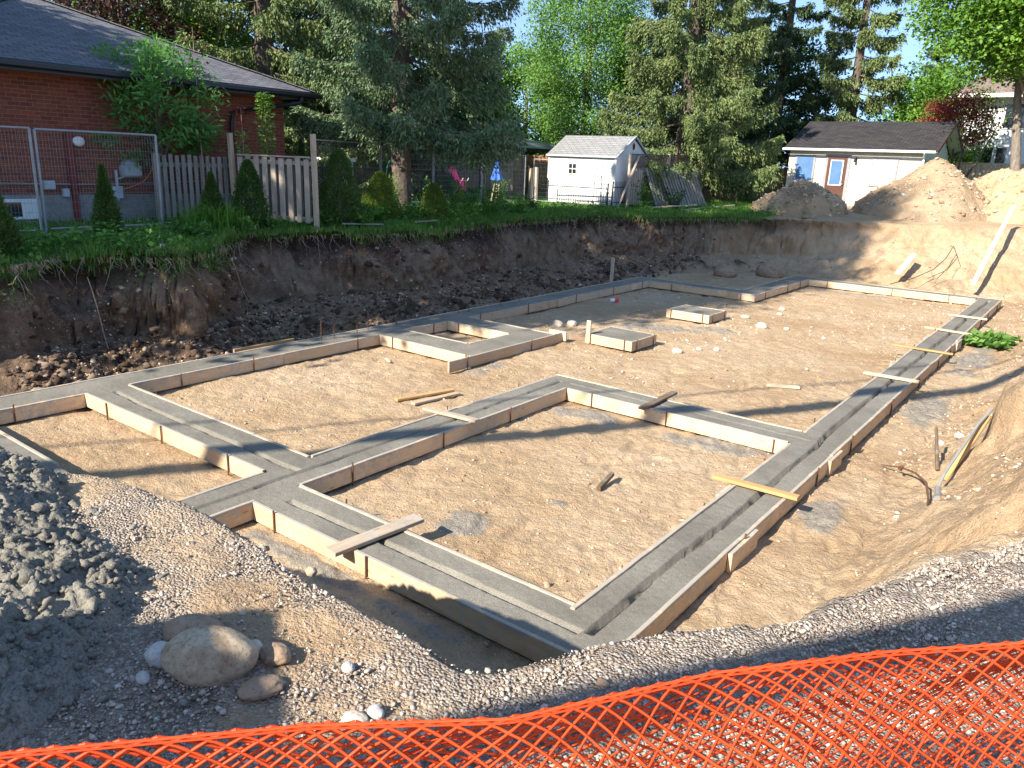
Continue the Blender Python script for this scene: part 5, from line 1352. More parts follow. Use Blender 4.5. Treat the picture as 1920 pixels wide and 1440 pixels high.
tag(MB().tube([(-1.06, 9.55, gz_(-1.06, 9.55) + .0), (-1.14, 9.75, gz_(-1.14, 9.75) + .22), (-1.22, 10.05, gz_(-1.14, 9.75) + .36)], [.024, .022, .018], 7).build("branch_piece", M['darkwood']), "short dark broken branch standing left of the grey conduit", "stick")
mb = MB(); mb.tube([(-4.05, 28.9, 1.30), (-4.1, 28.2, .95), (-4.3, 27.6, .62), (-4.7, 26.8, .36), (-5.2, 26.2, .18)], .012, 5); mb.tube([(-4.05, 28.9, 1.30), (-3.8, 28.3, 1.0), (-3.9, 27.5, .66), (-4.3, 26.9, .40)], .010, 5)
tag(mb.build("buried_cable", M['cable']), "thin dark cables hanging out of the far sandy bank", "cable")

# ------------------------------------------------------------------ foliage
def leaves(P, D, L, Wd, rs, twist=None, up=None, fold=0.0):
    """one quad (kite) per leaf: P base, D unit direction, L length, Wd width"""
    n = len(P)
    R = rs.randn(n, 3) if up is None else up + 0.55 * rs.randn(n, 3)
    S = np.cross(D, R); S /= np.linalg.norm(S, axis=1, keepdims=True) + 1e-9
    L = np.broadcast_to(L, (n,))[:, None]; Wd = np.broadcast_to(Wd, (n,))[:, None]
    a = P; b = P + D * L * .45 + S * Wd * .5; c = P + D * L; d = P + D * L * .45 - S * Wd * .5
    V = np.stack([a, b, c, d], 1).reshape(-1, 3)
    F = np.arange(n * 4).reshape(n, 4)
    return V, F

def build_leaves(name, parts, mat, parent, rnd):
    V = np.concatenate([p[0] for p in parts]); off = 0; Fs = []
    for p in parts:
        Fs.append(p[1] + off); off += len(p[0])
    return link_mesh(name, V, np.concatenate(Fs), mat, parent, attrs={"rnd": np.repeat(rnd, 4)})

def unit(v): return v / (np.linalg.norm(v, axis=-1, keepdims=True) + 1e-9)

def spruce(x, y, H, R, label, mat='spruce', seed=1, z0=None, base=2.2, n_br=90, per=900, droop=.35, leaf=.11, lw=.032, top_thin=True, dead=0.0, trunk=.34, hang=.55, density=1.0, group="spruce trees beyond the pit", power=.95, lopsided=(0, 0)):
    rs = np.random.RandomState(seed)
    z0 = height(x, y) - .1 if z0 is None else z0
    root = tag(empty("spruce_tree", (x, y, z0)), label, "tree", group)
    mb = MB(); pts = []; rad = []
    for k in range(14):
        t = k / 13; pts.append((x + .12 * math.sin(3 * t + seed), y + .1 * math.sin(2.3 * t), z0 + H * t)); rad.append(trunk * (1 - t) ** .9 + .02 + (trunk * .35 if k == 0 else 0))
    pts.insert(1, (x, y, z0 + .35)); rad.insert(1, trunk * 1.08)
    mb.tube(pts, rad, 12)
    under(mb.build("trunk", M['bark'], None, smooth=True), root)
    br = MB(); Ps = []; Ds = []; Ls = []; Rn = []
    for b in range(n_br):
        wh = b // 5; nw = max(1, n_br // 5)
        f = (wh + .25 * rs.rand()) / nw
        h = base + (H - base) * f ** 1.2 + rs.uniform(-.10, .10)
        rel = min(1.0, (h - base) / (H - base))
        az = (b % 5) * 1.2566 + wh * .9 + rs.rand() * .55
        L = R * max(0.02, 1 - rel) ** power * rs.uniform(.66, 1.10) + .25
        out = np.array([math.cos(az), math.sin(az), 0]); L *= 1 + lopsided[0] * out[0] + lopsided[1] * out[1]
        lat = np.array([-out[1], out[0], 0])
        dr = droop * rs.uniform(.7, 1.3)
        def axis(t): 
            t = np.asarray(t)[..., None]
            return np.array([x, y, z0 + h]) + out * L * t + np.array([0, 0, 1.0]) * L * (-dr * t * 1.35 + dr * .95 * t ** 2.4 + .10 * t)
        if h < H * .75:
            pp = [axis(np.array(t)) for t in (0, .25, .5, .75, .95)]
            br.tube([np.ravel(q) for q in pp], [.045 * (1 - rel) + .008, .035 * (1 - rel) + .006, .02, .012, .004], 5, cap=False)
        if rs.rand() < dead: continue
        ntw = max(6, int(per * 2.2 * density / 14 * (L / R) ** 1.1))
        t = rs.uniform(.12, 1.0, ntw) ** .75
        side = rs.uniform(-1, 1, ntw)
        wid = L * .27 * (1 - t * .65) * rs.uniform(.5, 1, ntw)
        hg = hang * rs.uniform(.25, 1.0, ntw) * (.45 + .55 * (1 - rel))
        base_p = axis(t) + lat * (side * wid)[:, None] + out * (-.25 * wid * np.abs(side))[:, None] * -1
        m_ = 14
        u = rs.rand(ntw, m_)
        sway = rs.uniform(-.15, .15, (ntw, 1, 3))
        P = base_p[:, None, :] + out * (u * .20 * (1 - t[:, None]) * L * .2)[..., None] + np.array([0, 0, -1.0]) * (u ** 1.2 * hg[:, None])[..., None] + sway * u[..., None] + .035 * rs.randn(ntw, m_, 3)
        D = out * .5 + lat * (side[:, None, None] * .5) + np.array([0, 0, -.35]) + .42 * rs.randn(ntw, m_, 3) - np.array([0, 0, .8]) * u[..., None]
        Ps.append(P.reshape(-1, 3)); Ds.append(unit(D.reshape(-1, 3)))
        Ls.append((leaf * rs.uniform(.7, 1.35, ntw * m_)))
        Rn.append(np.clip(np.repeat(rs.rand(ntw), m_) * .55 + rs.rand(ntw * m_) * .45 + .12 * (1 - u.ravel()) - .05, 0, 1))
    under(br.build("branches", M['bark'], None), root)
    P = np.concatenate(Ps); D = np.concatenate(Ds); L = np.concatenate(Ls); rn = np.concatenate(Rn)
    V, F = leaves(P, D, L * 1.32, lw * 1.25 * rs.uniform(.8, 1.5, len(P)), rs)
    under(build_leaves("crown", [(V, F)], M[mat], None, rn), root)
    return root

def broadleaf(x, y, H, R, label, mat='maple', seed=1, z0=None, base=2.0, ncl=260, per=90, leaf=.11, lw=.08, trunk=.2, bark='bark_light', name="broadleaf_tree", group=None, shape=(1, 1, 1), fill=.35, clr=.42, lean=(0, 0), limbs=9, fork=None, cat="tree", flat=.55, long_leaf=False, lsc=1.2):
    rs = np.random.RandomState(seed)
    z0 = height(x, y) - .08 if z0 is None else z0
    root = tag(empty(name, (x, y, z0)), label, cat, group)
    cz = z0 + base + (H - base) / 2; hz = (H - base) / 2
    mb = MB()
    top = np.array([x + lean[0], y + lean[1], z0 + H * .8])
    tp = [np.array([x, y, z0]), np.array([x + .1 * lean[0], y + .1 * lean[1], z0 + .25 * H]), np.array([x + .45 * lean[0] + .05, y + .45 * lean[1], z0 + .5 * H]), top]
    if fork: 
        for (fx_, fy_) in fork:
            mb.tube([np.array([x, y, z0]), np.array([x + fx_ * .15, y + fy_ * .15, z0 + .12 * H]), np.array([x + fx_ * .55, y + fy_ * .55, z0 + .38 * H]), np.array([x + fx_, y + fy_, z0 + .75 * H])], [trunk, trunk * .8, trunk * .55, trunk * .2], 10)
    else:
        mb.tube(tp, [trunk * 1.15, trunk * .85, trunk * .55, trunk * .12], 10)
    # cluster centres in an uneven ellipsoid
    C = unit(rs.randn(ncl * 3, 3)) * (fill + (1 - fill) * rs.rand(ncl * 3, 1) ** .5)
    nn = fbm(C[:, 0] * 1.6 + seed, C[:, 1] * 1.6, C[:, 2] * 1.6 + seed, 2)
    C = C * (1 + .38 * nn[:, None]); keep = (fbm(C[:, 0] * 2.6 + seed * 2, C[:, 1] * 2.6, C[:, 2] * 2.6, 2) > -.22)
    C = C[keep][:ncl]
    C = C * np.array([R * shape[0], R * shape[1], hz * shape[2]]) + np.array([x + lean[0] * .7, y + lean[1] * .7, cz])
    for k in range(min(limbs, len(C))):
        c = C[k * (len(C) // max(1, limbs))]
        h0 = np.clip((c[2] - z0) * .55, .18 * H, .7 * H)
        t = h0 / (H * .8)
        s0 = np.array([x + lean[0] * t * .9, y + lean[1] * t * .9, z0 + h0])
        mid = (s0 + c) / 2 + np.array([0, 0, .06 * H])
        mb.tube([s0, mid, c], [trunk * .38, trunk * .2, trunk * .04], 6, cap=False)
    under(mb.build("trunk", M[bark], None, smooth=True), root)
    n = len(C); per = int(per * 1.45)
    P = C[:, None, :] + rs.randn(n, per, 3) * np.array([clr, clr, clr * flat])
    outw = unit(P - np.array([x, y, cz - hz * .4]))
    D = unit(outw * .6 + rs.randn(n, per, 3) * .7 + np.array([0, 0, -.25]))
    up = np.broadcast_to(np.array([0, 0, 1.0]) + .5 * np.array([-.1, -.6, .4]), (n * per, 3))
    V, F = leaves(P.reshape(-1, 3), D.reshape(-1, 3), leaf * lsc * rs.uniform(.7, 1.3, n * per), lw * lsc * rs.uniform(.7, 1.3, n * per), rs, up=None if long_leaf else up)
    rn = np.clip(np.repeat(rs.rand(n), per) * .5 + rs.rand(n * per) * .5, 0, 1)
    under(build_leaves("crown", [(V, F)], M[mat], None, rn), root)
    return root

def conifer_bush(x, y, H, R, label, mat='cedar', seed=1, z0=None, n=9000, leaf=.05, lw=.016, name="cedar_shrub", group="small cedars and shrubs on the bank", cone=1.0, cat="shrub"):
    rs = np.random.RandomState(seed)
    z0 = height(x, y) - .03 if z0 is None else z0
    root = tag(empty(name, (x, y, z0)), label, cat, group)
    under(MB().tube([(x, y, z0 - .05), (x, y, z0 + H * .8)], [.03 + .02 * H, .008], 6).build("stem", M['bark'], None), root)
    t = rs.rand(n) ** 1.15; az = rs.rand(n) * 6.28
    prof = (1 - t) ** cone * (.55 + .45 * np.clip(t * 7, 0, 1)); bump = (1 + .55 * fbm(np.cos(az) * 1.8 + seed, np.sin(az) * 1.8, t * H * 3.6, 3)) * (1 + .25 * (rs.rand(n) < .12))
    r = R * prof * bump * (.45 + .55 * rs.rand(n) ** .4)
    P = np.stack([x + r * np.cos(az), y + r * np.sin(az), z0 + .03 + t * H * .96], -1)
    D = unit(np.stack([np.cos(az) * .6, np.sin(az) * .6, np.full(n, .75)], -1) + .35 * rs.randn(n, 3))
    V, F = leaves(P, D, leaf * rs.uniform(.7, 1.6, n), lw * rs.uniform(.8, 1.5, n), rs)
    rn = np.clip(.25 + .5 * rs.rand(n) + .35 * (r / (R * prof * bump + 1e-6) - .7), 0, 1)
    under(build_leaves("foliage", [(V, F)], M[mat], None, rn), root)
    return root

def leafy_plant(x, y, H, R, label, mat='weed', seed=1, z0=None, stems=9, per=26, leaf=.07, lw=.055, name="leafy_weed", group="weeds and young plants on the bank", cat="plant"):
    rs = np.random.RandomState(seed)
    z0 = height(x, y) - .02 if z0 is None else z0
    root = tag(empty(name, (x, y, z0)), label, cat, group)
    mb = MB(); P = []; D = []
    for s_ in range(stems):
        a = rs.rand() * 6.28; rr_ = R * rs.rand() ** .6; h = H * rs.uniform(.45, 1.0)
        b0 = np.array([x + .25 * rr_ * math.cos(a), y + .25 * rr_ * math.sin(a), z0]); t0 = np.array([x + rr_ * math.cos(a), y + rr_ * math.sin(a), z0 + h])
        mid = (b0 + t0) / 2 + np.array([0, 0, .1 * h]); mb.tube([b0, mid, t0], [.006 + .004 * H, .005, .002], 4, cap=False)
        t = rs.rand(per) ** .7; q = b0 * (1 - t[:, None]) ** 2 + 2 * mid * ((1 - t) * t)[:, None] + t0 * (t ** 2)[:, None]
        dd = unit(rs.randn(per, 3) * np.array([1, 1, .45]) + np.array([0, 0, .1]))
        P.append(q + dd * .03); D.append(dd)
    under(mb.build("stems", M['weed'], None), root)
    P = np.concatenate(P); D = np.concatenate(D)
    V, F = leaves(P, D, leaf * rs.uniform(.6, 1.4, len(P)), lw * rs.uniform(.6, 1.3, len(P)), rs, up=np.broadcast_to(np.array([0, 0, 1.0]), P.shape))
    under(build_leaves("foliage", [(V, F)], M[mat], None, rs.rand(len(P))), root)
    return root

# conifers
spruce(-16.05, 15.75, 14.5, 3.35, "big grey green spruce with a thick bare lower trunk beyond the left bank", 'spruce', 3, base=2.75, n_br=85, per=1500, droop=.42, leaf=.085, lw=.026, trunk=.30, hang=.68, lopsided=(.16, .06))
spruce(-23.3, 16.6, 17.0, 4.6, "wide olive spruce behind the brick house roof's right end", 'spruce_olive', 5, base=1.2, n_br=80, per=1300, droop=.35, leaf=.10, lw=.032, trunk=.36, hang=.7)
spruce(-24.9, 22.4, 15.5, 4.0, "dark spruce between the olive spruce and the big grey green one", 'spruce_dark', 7, base=.8, n_br=70, per=900, droop=.35, leaf=.13, lw=.04, hang=.6)
spruce(-15.7, 32.6, 19.0, 4.2, "huge spruce with hanging light green branches over the lattice fence", 'spruce_olive', 9, base=1.7, n_br=105, per=1550, droop=.45, leaf=.105, lw=.032, trunk=.38, hang=1.0)
spruce(-16.6, 39.5, 19.0, 3.0, "thin gappy spruce with visible trunk right of the huge spruce", 'spruce_dark', 11, base=1.5, n_br=85, per=700, droop=.3, leaf=.12, lw=.036, dead=.15, trunk=.28, hang=.6)
spruce(-16.2, 44.8, 20.0, 3.6, "dark spruce behind the garage's left end", 'spruce_dark', 13, base=1.0, n_br=85, per=800, droop=.33, leaf=.13, lw=.04, trunk=.3)
spruce(-12.4, 45.6, 21.0, 3.4, "tall fluffy yellow green spruce behind the garage roof", 'spruce_olive', 15, base=1.5, n_br=95, per=1000, droop=.38, leaf=.13, lw=.04, trunk=.3, hang=.8)
spruce(-9.4, 49.5, 8.5, 3.0, "shorter dark spruce behind the garage's right half", 'spruce_dark', 17, base=1.0, n_br=70, per=700, droop=.3, leaf=.14, lw=.045)
# broadleaf
broadleaf(-23.0, 35.9, 13.5, 3.1, "airy bright green tree rising between the two great spruces", 'locust', 21, base=1.4, ncl=420, per=90, leaf=.12, lw=.065, clr=.45, trunk=.22, group="broadleaf trees beyond the pit")
broadleaf(-28.6, 38.2, 7.4, 4.0, "mid green tree behind the gazebo roof", 'maple', 23, base=.8, ncl=300, per=80, leaf=.14, lw=.10, clr=.5, group="broadleaf trees beyond the pit")
broadleaf(-21.3, 41.5, 9.0, 3.6, "dark green tree behind the white shed", 'darkleaf', 25, base=.6, ncl=300, per=80, leaf=.14, lw=.10, clr=.5, group="broadleaf trees beyond the pit")
broadleaf(-30.3, 15.5, 13.0, 5.6, "large green maple behind the brick house roof", 'maple', 27, base=2.0, ncl=420, per=90, leaf=.13, lw=.10, clr=.5, group="broadleaf trees beyond the pit")
broadleaf(-27.6, 14.2, 9.2, 2.4, "small purple leaved tree just above the brick house roof", 'purple', 29, base=3.0, ncl=140, per=90, leaf=.10, lw=.07, clr=.35, group="broadleaf trees beyond the pit")
broadleaf(-31.0, 22.5, 14.0, 5.0, "dark green tree left of the olive spruce", 'darkleaf', 31, base=2.0, ncl=300, per=80, leaf=.15, lw=.11, clr=.55, group="broadleaf trees beyond the pit")
broadleaf(-3.3, 36.6, 11.3, 4.8, "broad bright green maple with forked trunk at the right edge", 'maple', 33, base=4.6, ncl=430, per=100, leaf=.13, lw=.11, clr=.42, trunk=.25, fork=[(-1.2, .4), (1.1, .6)], group="broadleaf trees beyond the pit", shape=(1, .85, 1))
broadleaf(-6.5, 41.6, 5.2, 1.55, "dark red Japanese maple in front of the white house", 'red', 35, base=2.7, ncl=70, per=70, leaf=.09, lw=.05, clr=.28, trunk=.09, group="broadleaf trees beyond the pit", fork=[(-.7, 0), (1.5, .3), (.5, -.3)], bark='bark')
broadleaf(-8.2, 47.4, 7.0, 2.9, "yellow green leafy tree right behind the garage roof ridge", 'maple', 37, base=.6, ncl=210, per=90, leaf=.13, lw=.10, clr=.4, group="broadleaf trees beyond the pit")
broadleaf(-17.6, 46.5, 9.0, 3.8, "dark leafy tree filling the gap left of the fluffy spruce", 'darkleaf', 39, base=.6, ncl=240, per=80, leaf=.15, lw=.11, clr=.5, group="broadleaf trees beyond the pit")
broadleaf(-17.0, 9.35, 3.95, 1.25, "young ash tree in front of the brick wall with feathery green leaves", 'ash', 41, base=1.3, ncl=88, per=50, leaf=.16, lw=.045, clr=.19, trunk=.05, name="young_tree", group="saplings by the brick house", long_leaf=True, lsc=1.0, limbs=24, shape=(1, 1.0, .92))

for (x, y, sd_) in [(-34.2, 28.8, 301), (-31.8, 31.8, 302), (-33.0, 36.5, 303), (-36.5, 24.5, 304)]:
    lab = {301: "dark tree behind the privacy wall, seen under the big spruce's left boughs", 302: "dark tree seen right behind the big spruce's trunk", 303: "dark tree behind the gazebo's left end", 304: "dark tree behind the brick house's far corner"}[sd_]
    broadleaf(x, y, 6.8, 3.8, lab, 'darkleaf', sd_, base=.2, ncl=170, per=70, leaf=.2, lw=.15, clr=.6, group="broadleaf trees beyond the pit", z0=1.8)

def sapling(x, y, H, label, mat, tipmat, seed, n=260, spread=.12, leaf=.07, tipfrac=.8):
    rs = np.random.RandomState(seed); z0 = height(x, y)
    root = tag(empty("sapling", (x, y, z0)), label, "sapling", "saplings by the brick house")
    under(MB().tube([(x, y, z0), (x + .02, y + .01, z0 + H * .5), (x + .03, y - .02, z0 + H)], [.018, .012, .004], 6).build("stem", M['twig'], None), root)
    for nm, mm, lo, hi, nn_ in (("foliage", mat, .35, tipfrac, n), ("tip_leaves", tipmat, tipfrac, 1.0, n // 4)):
        t = rs.uniform(lo, hi, nn_); a = rs.rand(nn_) * 6.28; r = spread * rs.rand(nn_)
        P = np.stack([x + .02 + r * np.cos(a), y + r * np.sin(a), z0 + t * H], -1); D = unit(np.stack([np.cos(a), np.sin(a), rs.uniform(-.5, .3, nn_)], -1))
        V, F = leaves(P, D, leaf * rs.uniform(.6, 1.3, nn_), leaf * .75, rs, up=np.broadcast_to(np.array([0, 0, 1.0]), P.shape))
        under(build_leaves(nm, [(V, F)], M[mm], None, rs.rand(nn_)), root)
sapling(-16.4, 9.95, 4.05, "tall thin sapling with red tip leaves right of the young ash", 'darkleaf', 'red', 51, spread=.26)
sapling(-16.0, 10.75, 2.5, "thin sapling with pale leaves just left of the vine column", 'locust', 'red', 53, spread=.13)
sapling(-15.9, 11.3, 2.85, "narrow column of bright vine leaves above the wooden fence panel", 'locust', 'maple', 55, n=700, spread=.17, leaf=.085, tipfrac=.9)

conifer_bush(-13.45, 4.62, 1.35, .42, "dense cedar cut by the left frame edge", seed=61, n=14000)
conifer_bush(-14.3, 6.75, 1.30, .26, "slim pointed cedar in front of the mesh fence and gas meter", seed=63, n=11000)
conifer_bush(-14.95, 9.25, 1.15, .34, "cedar at the grey fence left of the lily clump", seed=65, n=10000)
conifer_bush(-14.6, 9.9, 1.45, .42, "bushy dark cedar touching the wooden panel's left post", 'darkleaf', seed=66, n=10000, cone=.6)
conifer_bush(-17.6, 13.6, 2.0, .35, "slim cedar top showing behind the wooden panel by the house corner", seed=67, n=8000)
conifer_bush(-14.5, 12.25, 1.75, .55, "dark tall cedar right of the wooden panel", 'cedar', seed=69, n=17000, cone=.55)
conifer_bush(-14.9, 13.9, 1.25, .50, "yellow green conical cedar left of the spruce trunk", 'cedar_yellow', seed=71, n=13000, cone=.6)
conifer_bush(-14.75, 15.7, .95, .42, "small mottled yew shrub right of the spruce trunk", 'cedar_yellow', seed=73, n=9000, cone=.5)
plants = [(-15.30, 14.60, 1.25, .35, "tall pale weed between the yellow green cedar and the trunk", 'locust'), (-14.95, 14.90, .55, .45, "low leafy weed in front of the spruce trunk", 'weed'), (-14.45, 16.10, .6, .5, "bright leafy weed on the rim right of the trunk", 'locust'),
          (-15.60, 17.20, 1.05, .7, "large leafy weed behind the yew shrub", 'weed'), (-16.30, 18.80, .9, .6, "leafy weed clump in front of the gazebo curtains", 'weed'), (-14.90, 18.40, .95, .5, "young leafy sapling on the rim in front of the sunlit lawn", 'weed'),
          (-14.85, 19.60, .7, .5, "low dark weed on the rim in front of the lawn", 'weed'), (-15.60, 21.20, .55, .45, "leafy weed left of the shed's front", 'darkleaf'), (-17.30, 22.00, 1.1, .45, "yellow green bush right of the blue parasol", 'locust'),
          (-14.30, 26.90, 1.1, .7, "dark bush at the foot of the lattice fence beside the leaning post", 'darkleaf'), (-13.80, 28.30, .9, .6, "dark bush in front of the lattice fence left of the loose panels", 'darkleaf'), (-14.90, 28.00, 2.0, .4, "vine climbing up the lattice fence", 'darkleaf'),
          (-14.05, 12.60, .5, .45, "low leafy weed on the rim right of the wooden panel", 'weed'), (-14.35, 10.20, .4, .45, "low weeds at the foot of the wooden panel", 'weed'), (-13.85, 8.10, .35, .4, "low weeds on the bank lip below the lily clump", 'weed'),
          (-14.00, 9.30, .38, .22, "silvery leafed plant hanging over the bank below the wooden panel", 'locust'), (-14.55, 13.40, .5, .4, "weed clump left of the yellow green cedar", 'weed'), (-16.20, 17.00, .8, .5, "dark weed clump behind the spruce trunk's right side", 'darkleaf'),
          (-18.50, 19.60, 1.0, .4, "tall weed beside the hanging green hose", 'locust'), (-12.90, 33.60, .9, .9, "dark bush at the end of the board fence near the small earth pile", 'darkleaf')]
for k, (x, y, h_, r_, lab, mt_) in enumerate(plants):
    leafy_plant(x, y, h_, r_, lab, mt_, 80 + k, stems=int(10 + 16 * r_), per=34)
leafy_plant(-1.62, 18.9, .28, .55, "bright green torn up weeds lying right of the right footing", 'locust', 120, stems=26, per=26, leaf=.15, lw=.12, z0=height(-1.62, 18.9))
leafy_plant(-1.42, 2.05, .07, .07, "tiny grassy tuft on the gravel by the trench corner", 'weed', 121, stems=14, per=8, leaf=.03, lw=.006)

def blades(name, pts, h, w, mat, seed, label, arch=.5, kind="stuff", cat=None):
    rs = np.random.RandomState(seed); n = len(pts)
    a = rs.rand(n) * 6.28; out = np.stack([np.cos(a), np.sin(a), np.zeros(n)], -1); sd = np.stack([-np.sin(a), np.cos(a), np.zeros(n)], -1)
    hh = (h * rs.uniform(.5, 1.3, n))[:, None]; ww = (w * rs.uniform(.7, 1.3, n))[:, None]
    ar = (arch * rs.uniform(.2, 1.2, n))[:, None]
    b0 = pts - sd * ww / 2; b1 = pts + sd * ww / 2; m0 = pts + out * hh * ar * .35 + np.array([0, 0, 1]) * hh * .62
    tip = pts + out * hh * ar + np.array([0, 0, 1]) * hh * (1 - .35 * ar)
    V = np.stack([b0, b1, m0 + sd * ww * .4, tip, m0 - sd * ww * .4], 1).reshape(-1, 3)
    i0 = np.arange(n) * 5
    F = np.concatenate([np.stack([i0, i0 + 1, i0 + 2, i0 + 4], -1), np.stack([i0 + 4, i0 + 2, i0 + 3, i0 + 3], -1)])
    Fl = np.concatenate([np.stack([i0, i0 + 1, i0 + 2, i0 + 4], -1)])
    tri = np.stack([i0 + 4, i0 + 2, i0 + 3], -1)
    me_F = [tuple(q) for q in Fl.tolist()] + [tuple(q) for q in tri.tolist()]
    return tag(link_mesh(name, V, me_F, M[mat], attrs={"rnd": np.repeat(rs.rand(n), 5)}), label, cat, None, kind)
rs = np.random.RandomState(77)
x, y, z = sample_mask(280000, -19.5, -9.0, 3.5, 33, lambda x, y, s2, t, bank: (s2 < .10) & in_view(x, y, np.full_like(x, 1.8), 10) & (x < -10.3 + .0 * y) & (rs.rand(len(x)) < np.where(s2 > -1.6, 1.0, .45)) & (rs.rand(len(x)) < .35 + .9 * sstep(-.3, .2, fbm(x * 1.4, y * 1.4, 6, 3))))
blades("grass", np.stack([x, y, z - .01], -1), .15, .014, 'grass', 1, None)
x, y, z = sample_mask(16000, -14, -9.5, 3.5, 30, lambda x, y, s2, t, bank: (s2 > -.1) & (s2 < .22))
z = np.where(z < 1.5, 1.6, z)
blades("rim_grass", np.stack([x, y, z], -1), .15, .012, 'drygrass', 2, None, arch=1.4)
def ground_leaves(name, n, x0, x1, y0, y1, maskf, h, leaf, mat, seed):
    rs2 = np.random.RandomState(seed)
    x, y, z = sample_mask(n, x0, x1, y0, y1, maskf)
    k = len(x); P = np.stack([x, y, z + rs2.rand(k) ** 1.6 * h * (.4 + .9 * (fbm(x * 1.7, y * 1.7, seed, 2) + .5)).clip(.15, 1.6)], -1)
    D = unit(rs2.randn(k, 3) * np.array([1, 1, .4]))
    V, F = leaves(P, D, leaf * rs2.uniform(.5, 1.4, k), leaf * .8 * rs2.uniform(.5, 1.3, k), rs2, up=np.broadcast_to(np.array([0, 0, 1.0]), P.shape))
    return tag(build_leaves(name, [(V, F)], M[mat], None, rs2.rand(k)), None, None, None, "stuff")
ground_leaves("rim_weeds", 90000, -16.5, -9.5, 4, 30, lambda x, y, s2, t, bank: (s2 < .16) & (s2 > -1.5 - .5 * (y > 9)) & (rs.rand(len(x)) < .05 + 1.3 * sstep(-.05, .35, fbm(x * 1.1, y * 1.1, 16, 3))) & (x < -10.0), .34, .085, 'weed', 31)
ground_leaves("yard_weeds", 16000, -19.5, -13.5, 12, 26, lambda x, y, s2, t, bank: (s2 < -.8) & (y < 20.5) & (rs.rand(len(x)) < 1.2 * sstep(.0, .3, fbm(x * .9, y * .9, 26, 3))), .6, .10, 'weed', 32)
lr = np.random.RandomState(3)
lx = -14.45 + .22 * lr.randn(420); ly = 9.0 + .35 * lr.randn(420)
lp = blades("lily_clump", np.stack([lx, ly, heights(lx, ly)], -1), .62, .022, 'lily', 5, "arching clump of long lily leaves left of the wooden panel's foot", arch=.95, kind=None, cat="plant")
# roots hanging from the cut
mb = MB(); rr = np.random.RandomState(9)
for k in range(260):
    j = rr.randint(1, 18); a = RIMA[j]; b = RIMA[j + 1]; t = rr.rand(); px = a[0] + (b[0] - a[0]) * t + rr.uniform(.05, .28); py = a[1] + (b[1] - a[1]) * t
    L = rr.gamma(2, .13); n_ = 5; dx, dy = rr.uniform(-.2, .2, 2); q = []
    for s_ in range(n_):
        u = s_ / (n_ - 1); q.append((px + u * (dx * L + .10) + .03 * rr.randn(), py + u * dy * L * 3 + .03 * rr.randn(), 1.68 - u * L))
    mb.tube(q, [.006, .005, .004, .003, .002], 3, cap=False)
tag(mb.build("hanging_roots", M['twig']), None, None, None, "stuff")
for (x, y, L, lab) in [(-12.25, 5.4, 1.5, "long thin pale root hanging down the left bank's dark face"), (-12.75, 8.2, .8, "short pale root hanging below the grass tongue on the left bank")]:
    q = [(x + .02 * k + .03 * math.sin(k), y + .03 * k, 1.45 - L * k / 7) for k in range(8)]
    tag(MB().tube(q, .008, 5).build("hanging_root", M['twig']), lab, "root", "single roots hanging down the bank")

# ------------------------------------------------------------------ orange safety net in the foreground
def net_surface(layer):
    top = np.array([(-1.75, -.45, 2.575), (-1.40, -.08, 2.58), (-1.07, .29, 2.59), (-.80, .60, 2.585), (-.59, .81, 2.575), (-.39, 1.12, 2.58), (-.17, 1.36, 2.595), (.02, 1.55, 2.60), (.30, 1.88, 2.60), (.62, 2.25, 2.60)])
    seg = np.r_[0, np.cumsum(np.linalg.norm(np.diff(top, axis=0), axis=1))]
    def S(a, v):
        x = np.interp(a, seg, top[:, 0]); y = np.interp(a, seg, top[:, 1]); z = np.interp(a, seg, top[:, 2])
        nx, ny = .755, -.656      # towards the camera
        f = sstep(1.0, 2.4, a)
        if layer == 0:
            o = .004 + .42 * v * f + .30 * v + .05 * np.sin(a * 4.1 + 1.5 * v) * sstep(0, .2, v)
            dzv = -v * (1 - .10 * f)
        else:
            o = -.004 - .10 * v - .10 * np.sin(v * 3.2) * (.4 + f) + .035 * np.sin(a * 5.3 + 2) * sstep(0, .15, v)
            dzv = -v
        w = .010 * np.sin(a * 9 + 1.5 * layer) * sstep(0, .12, v)
        return np.stack([x + nx * o, y + ny * o, z + dzv + w * (layer == 0) * sstep(.3, 0, v) - .004 * layer], -1)
    return S, seg[-1]
net = tag(empty("safety_net", (-.6, .8, 1.6)), "orange plastic safety fence net sagging across the bottom of the picture", "safety fence")
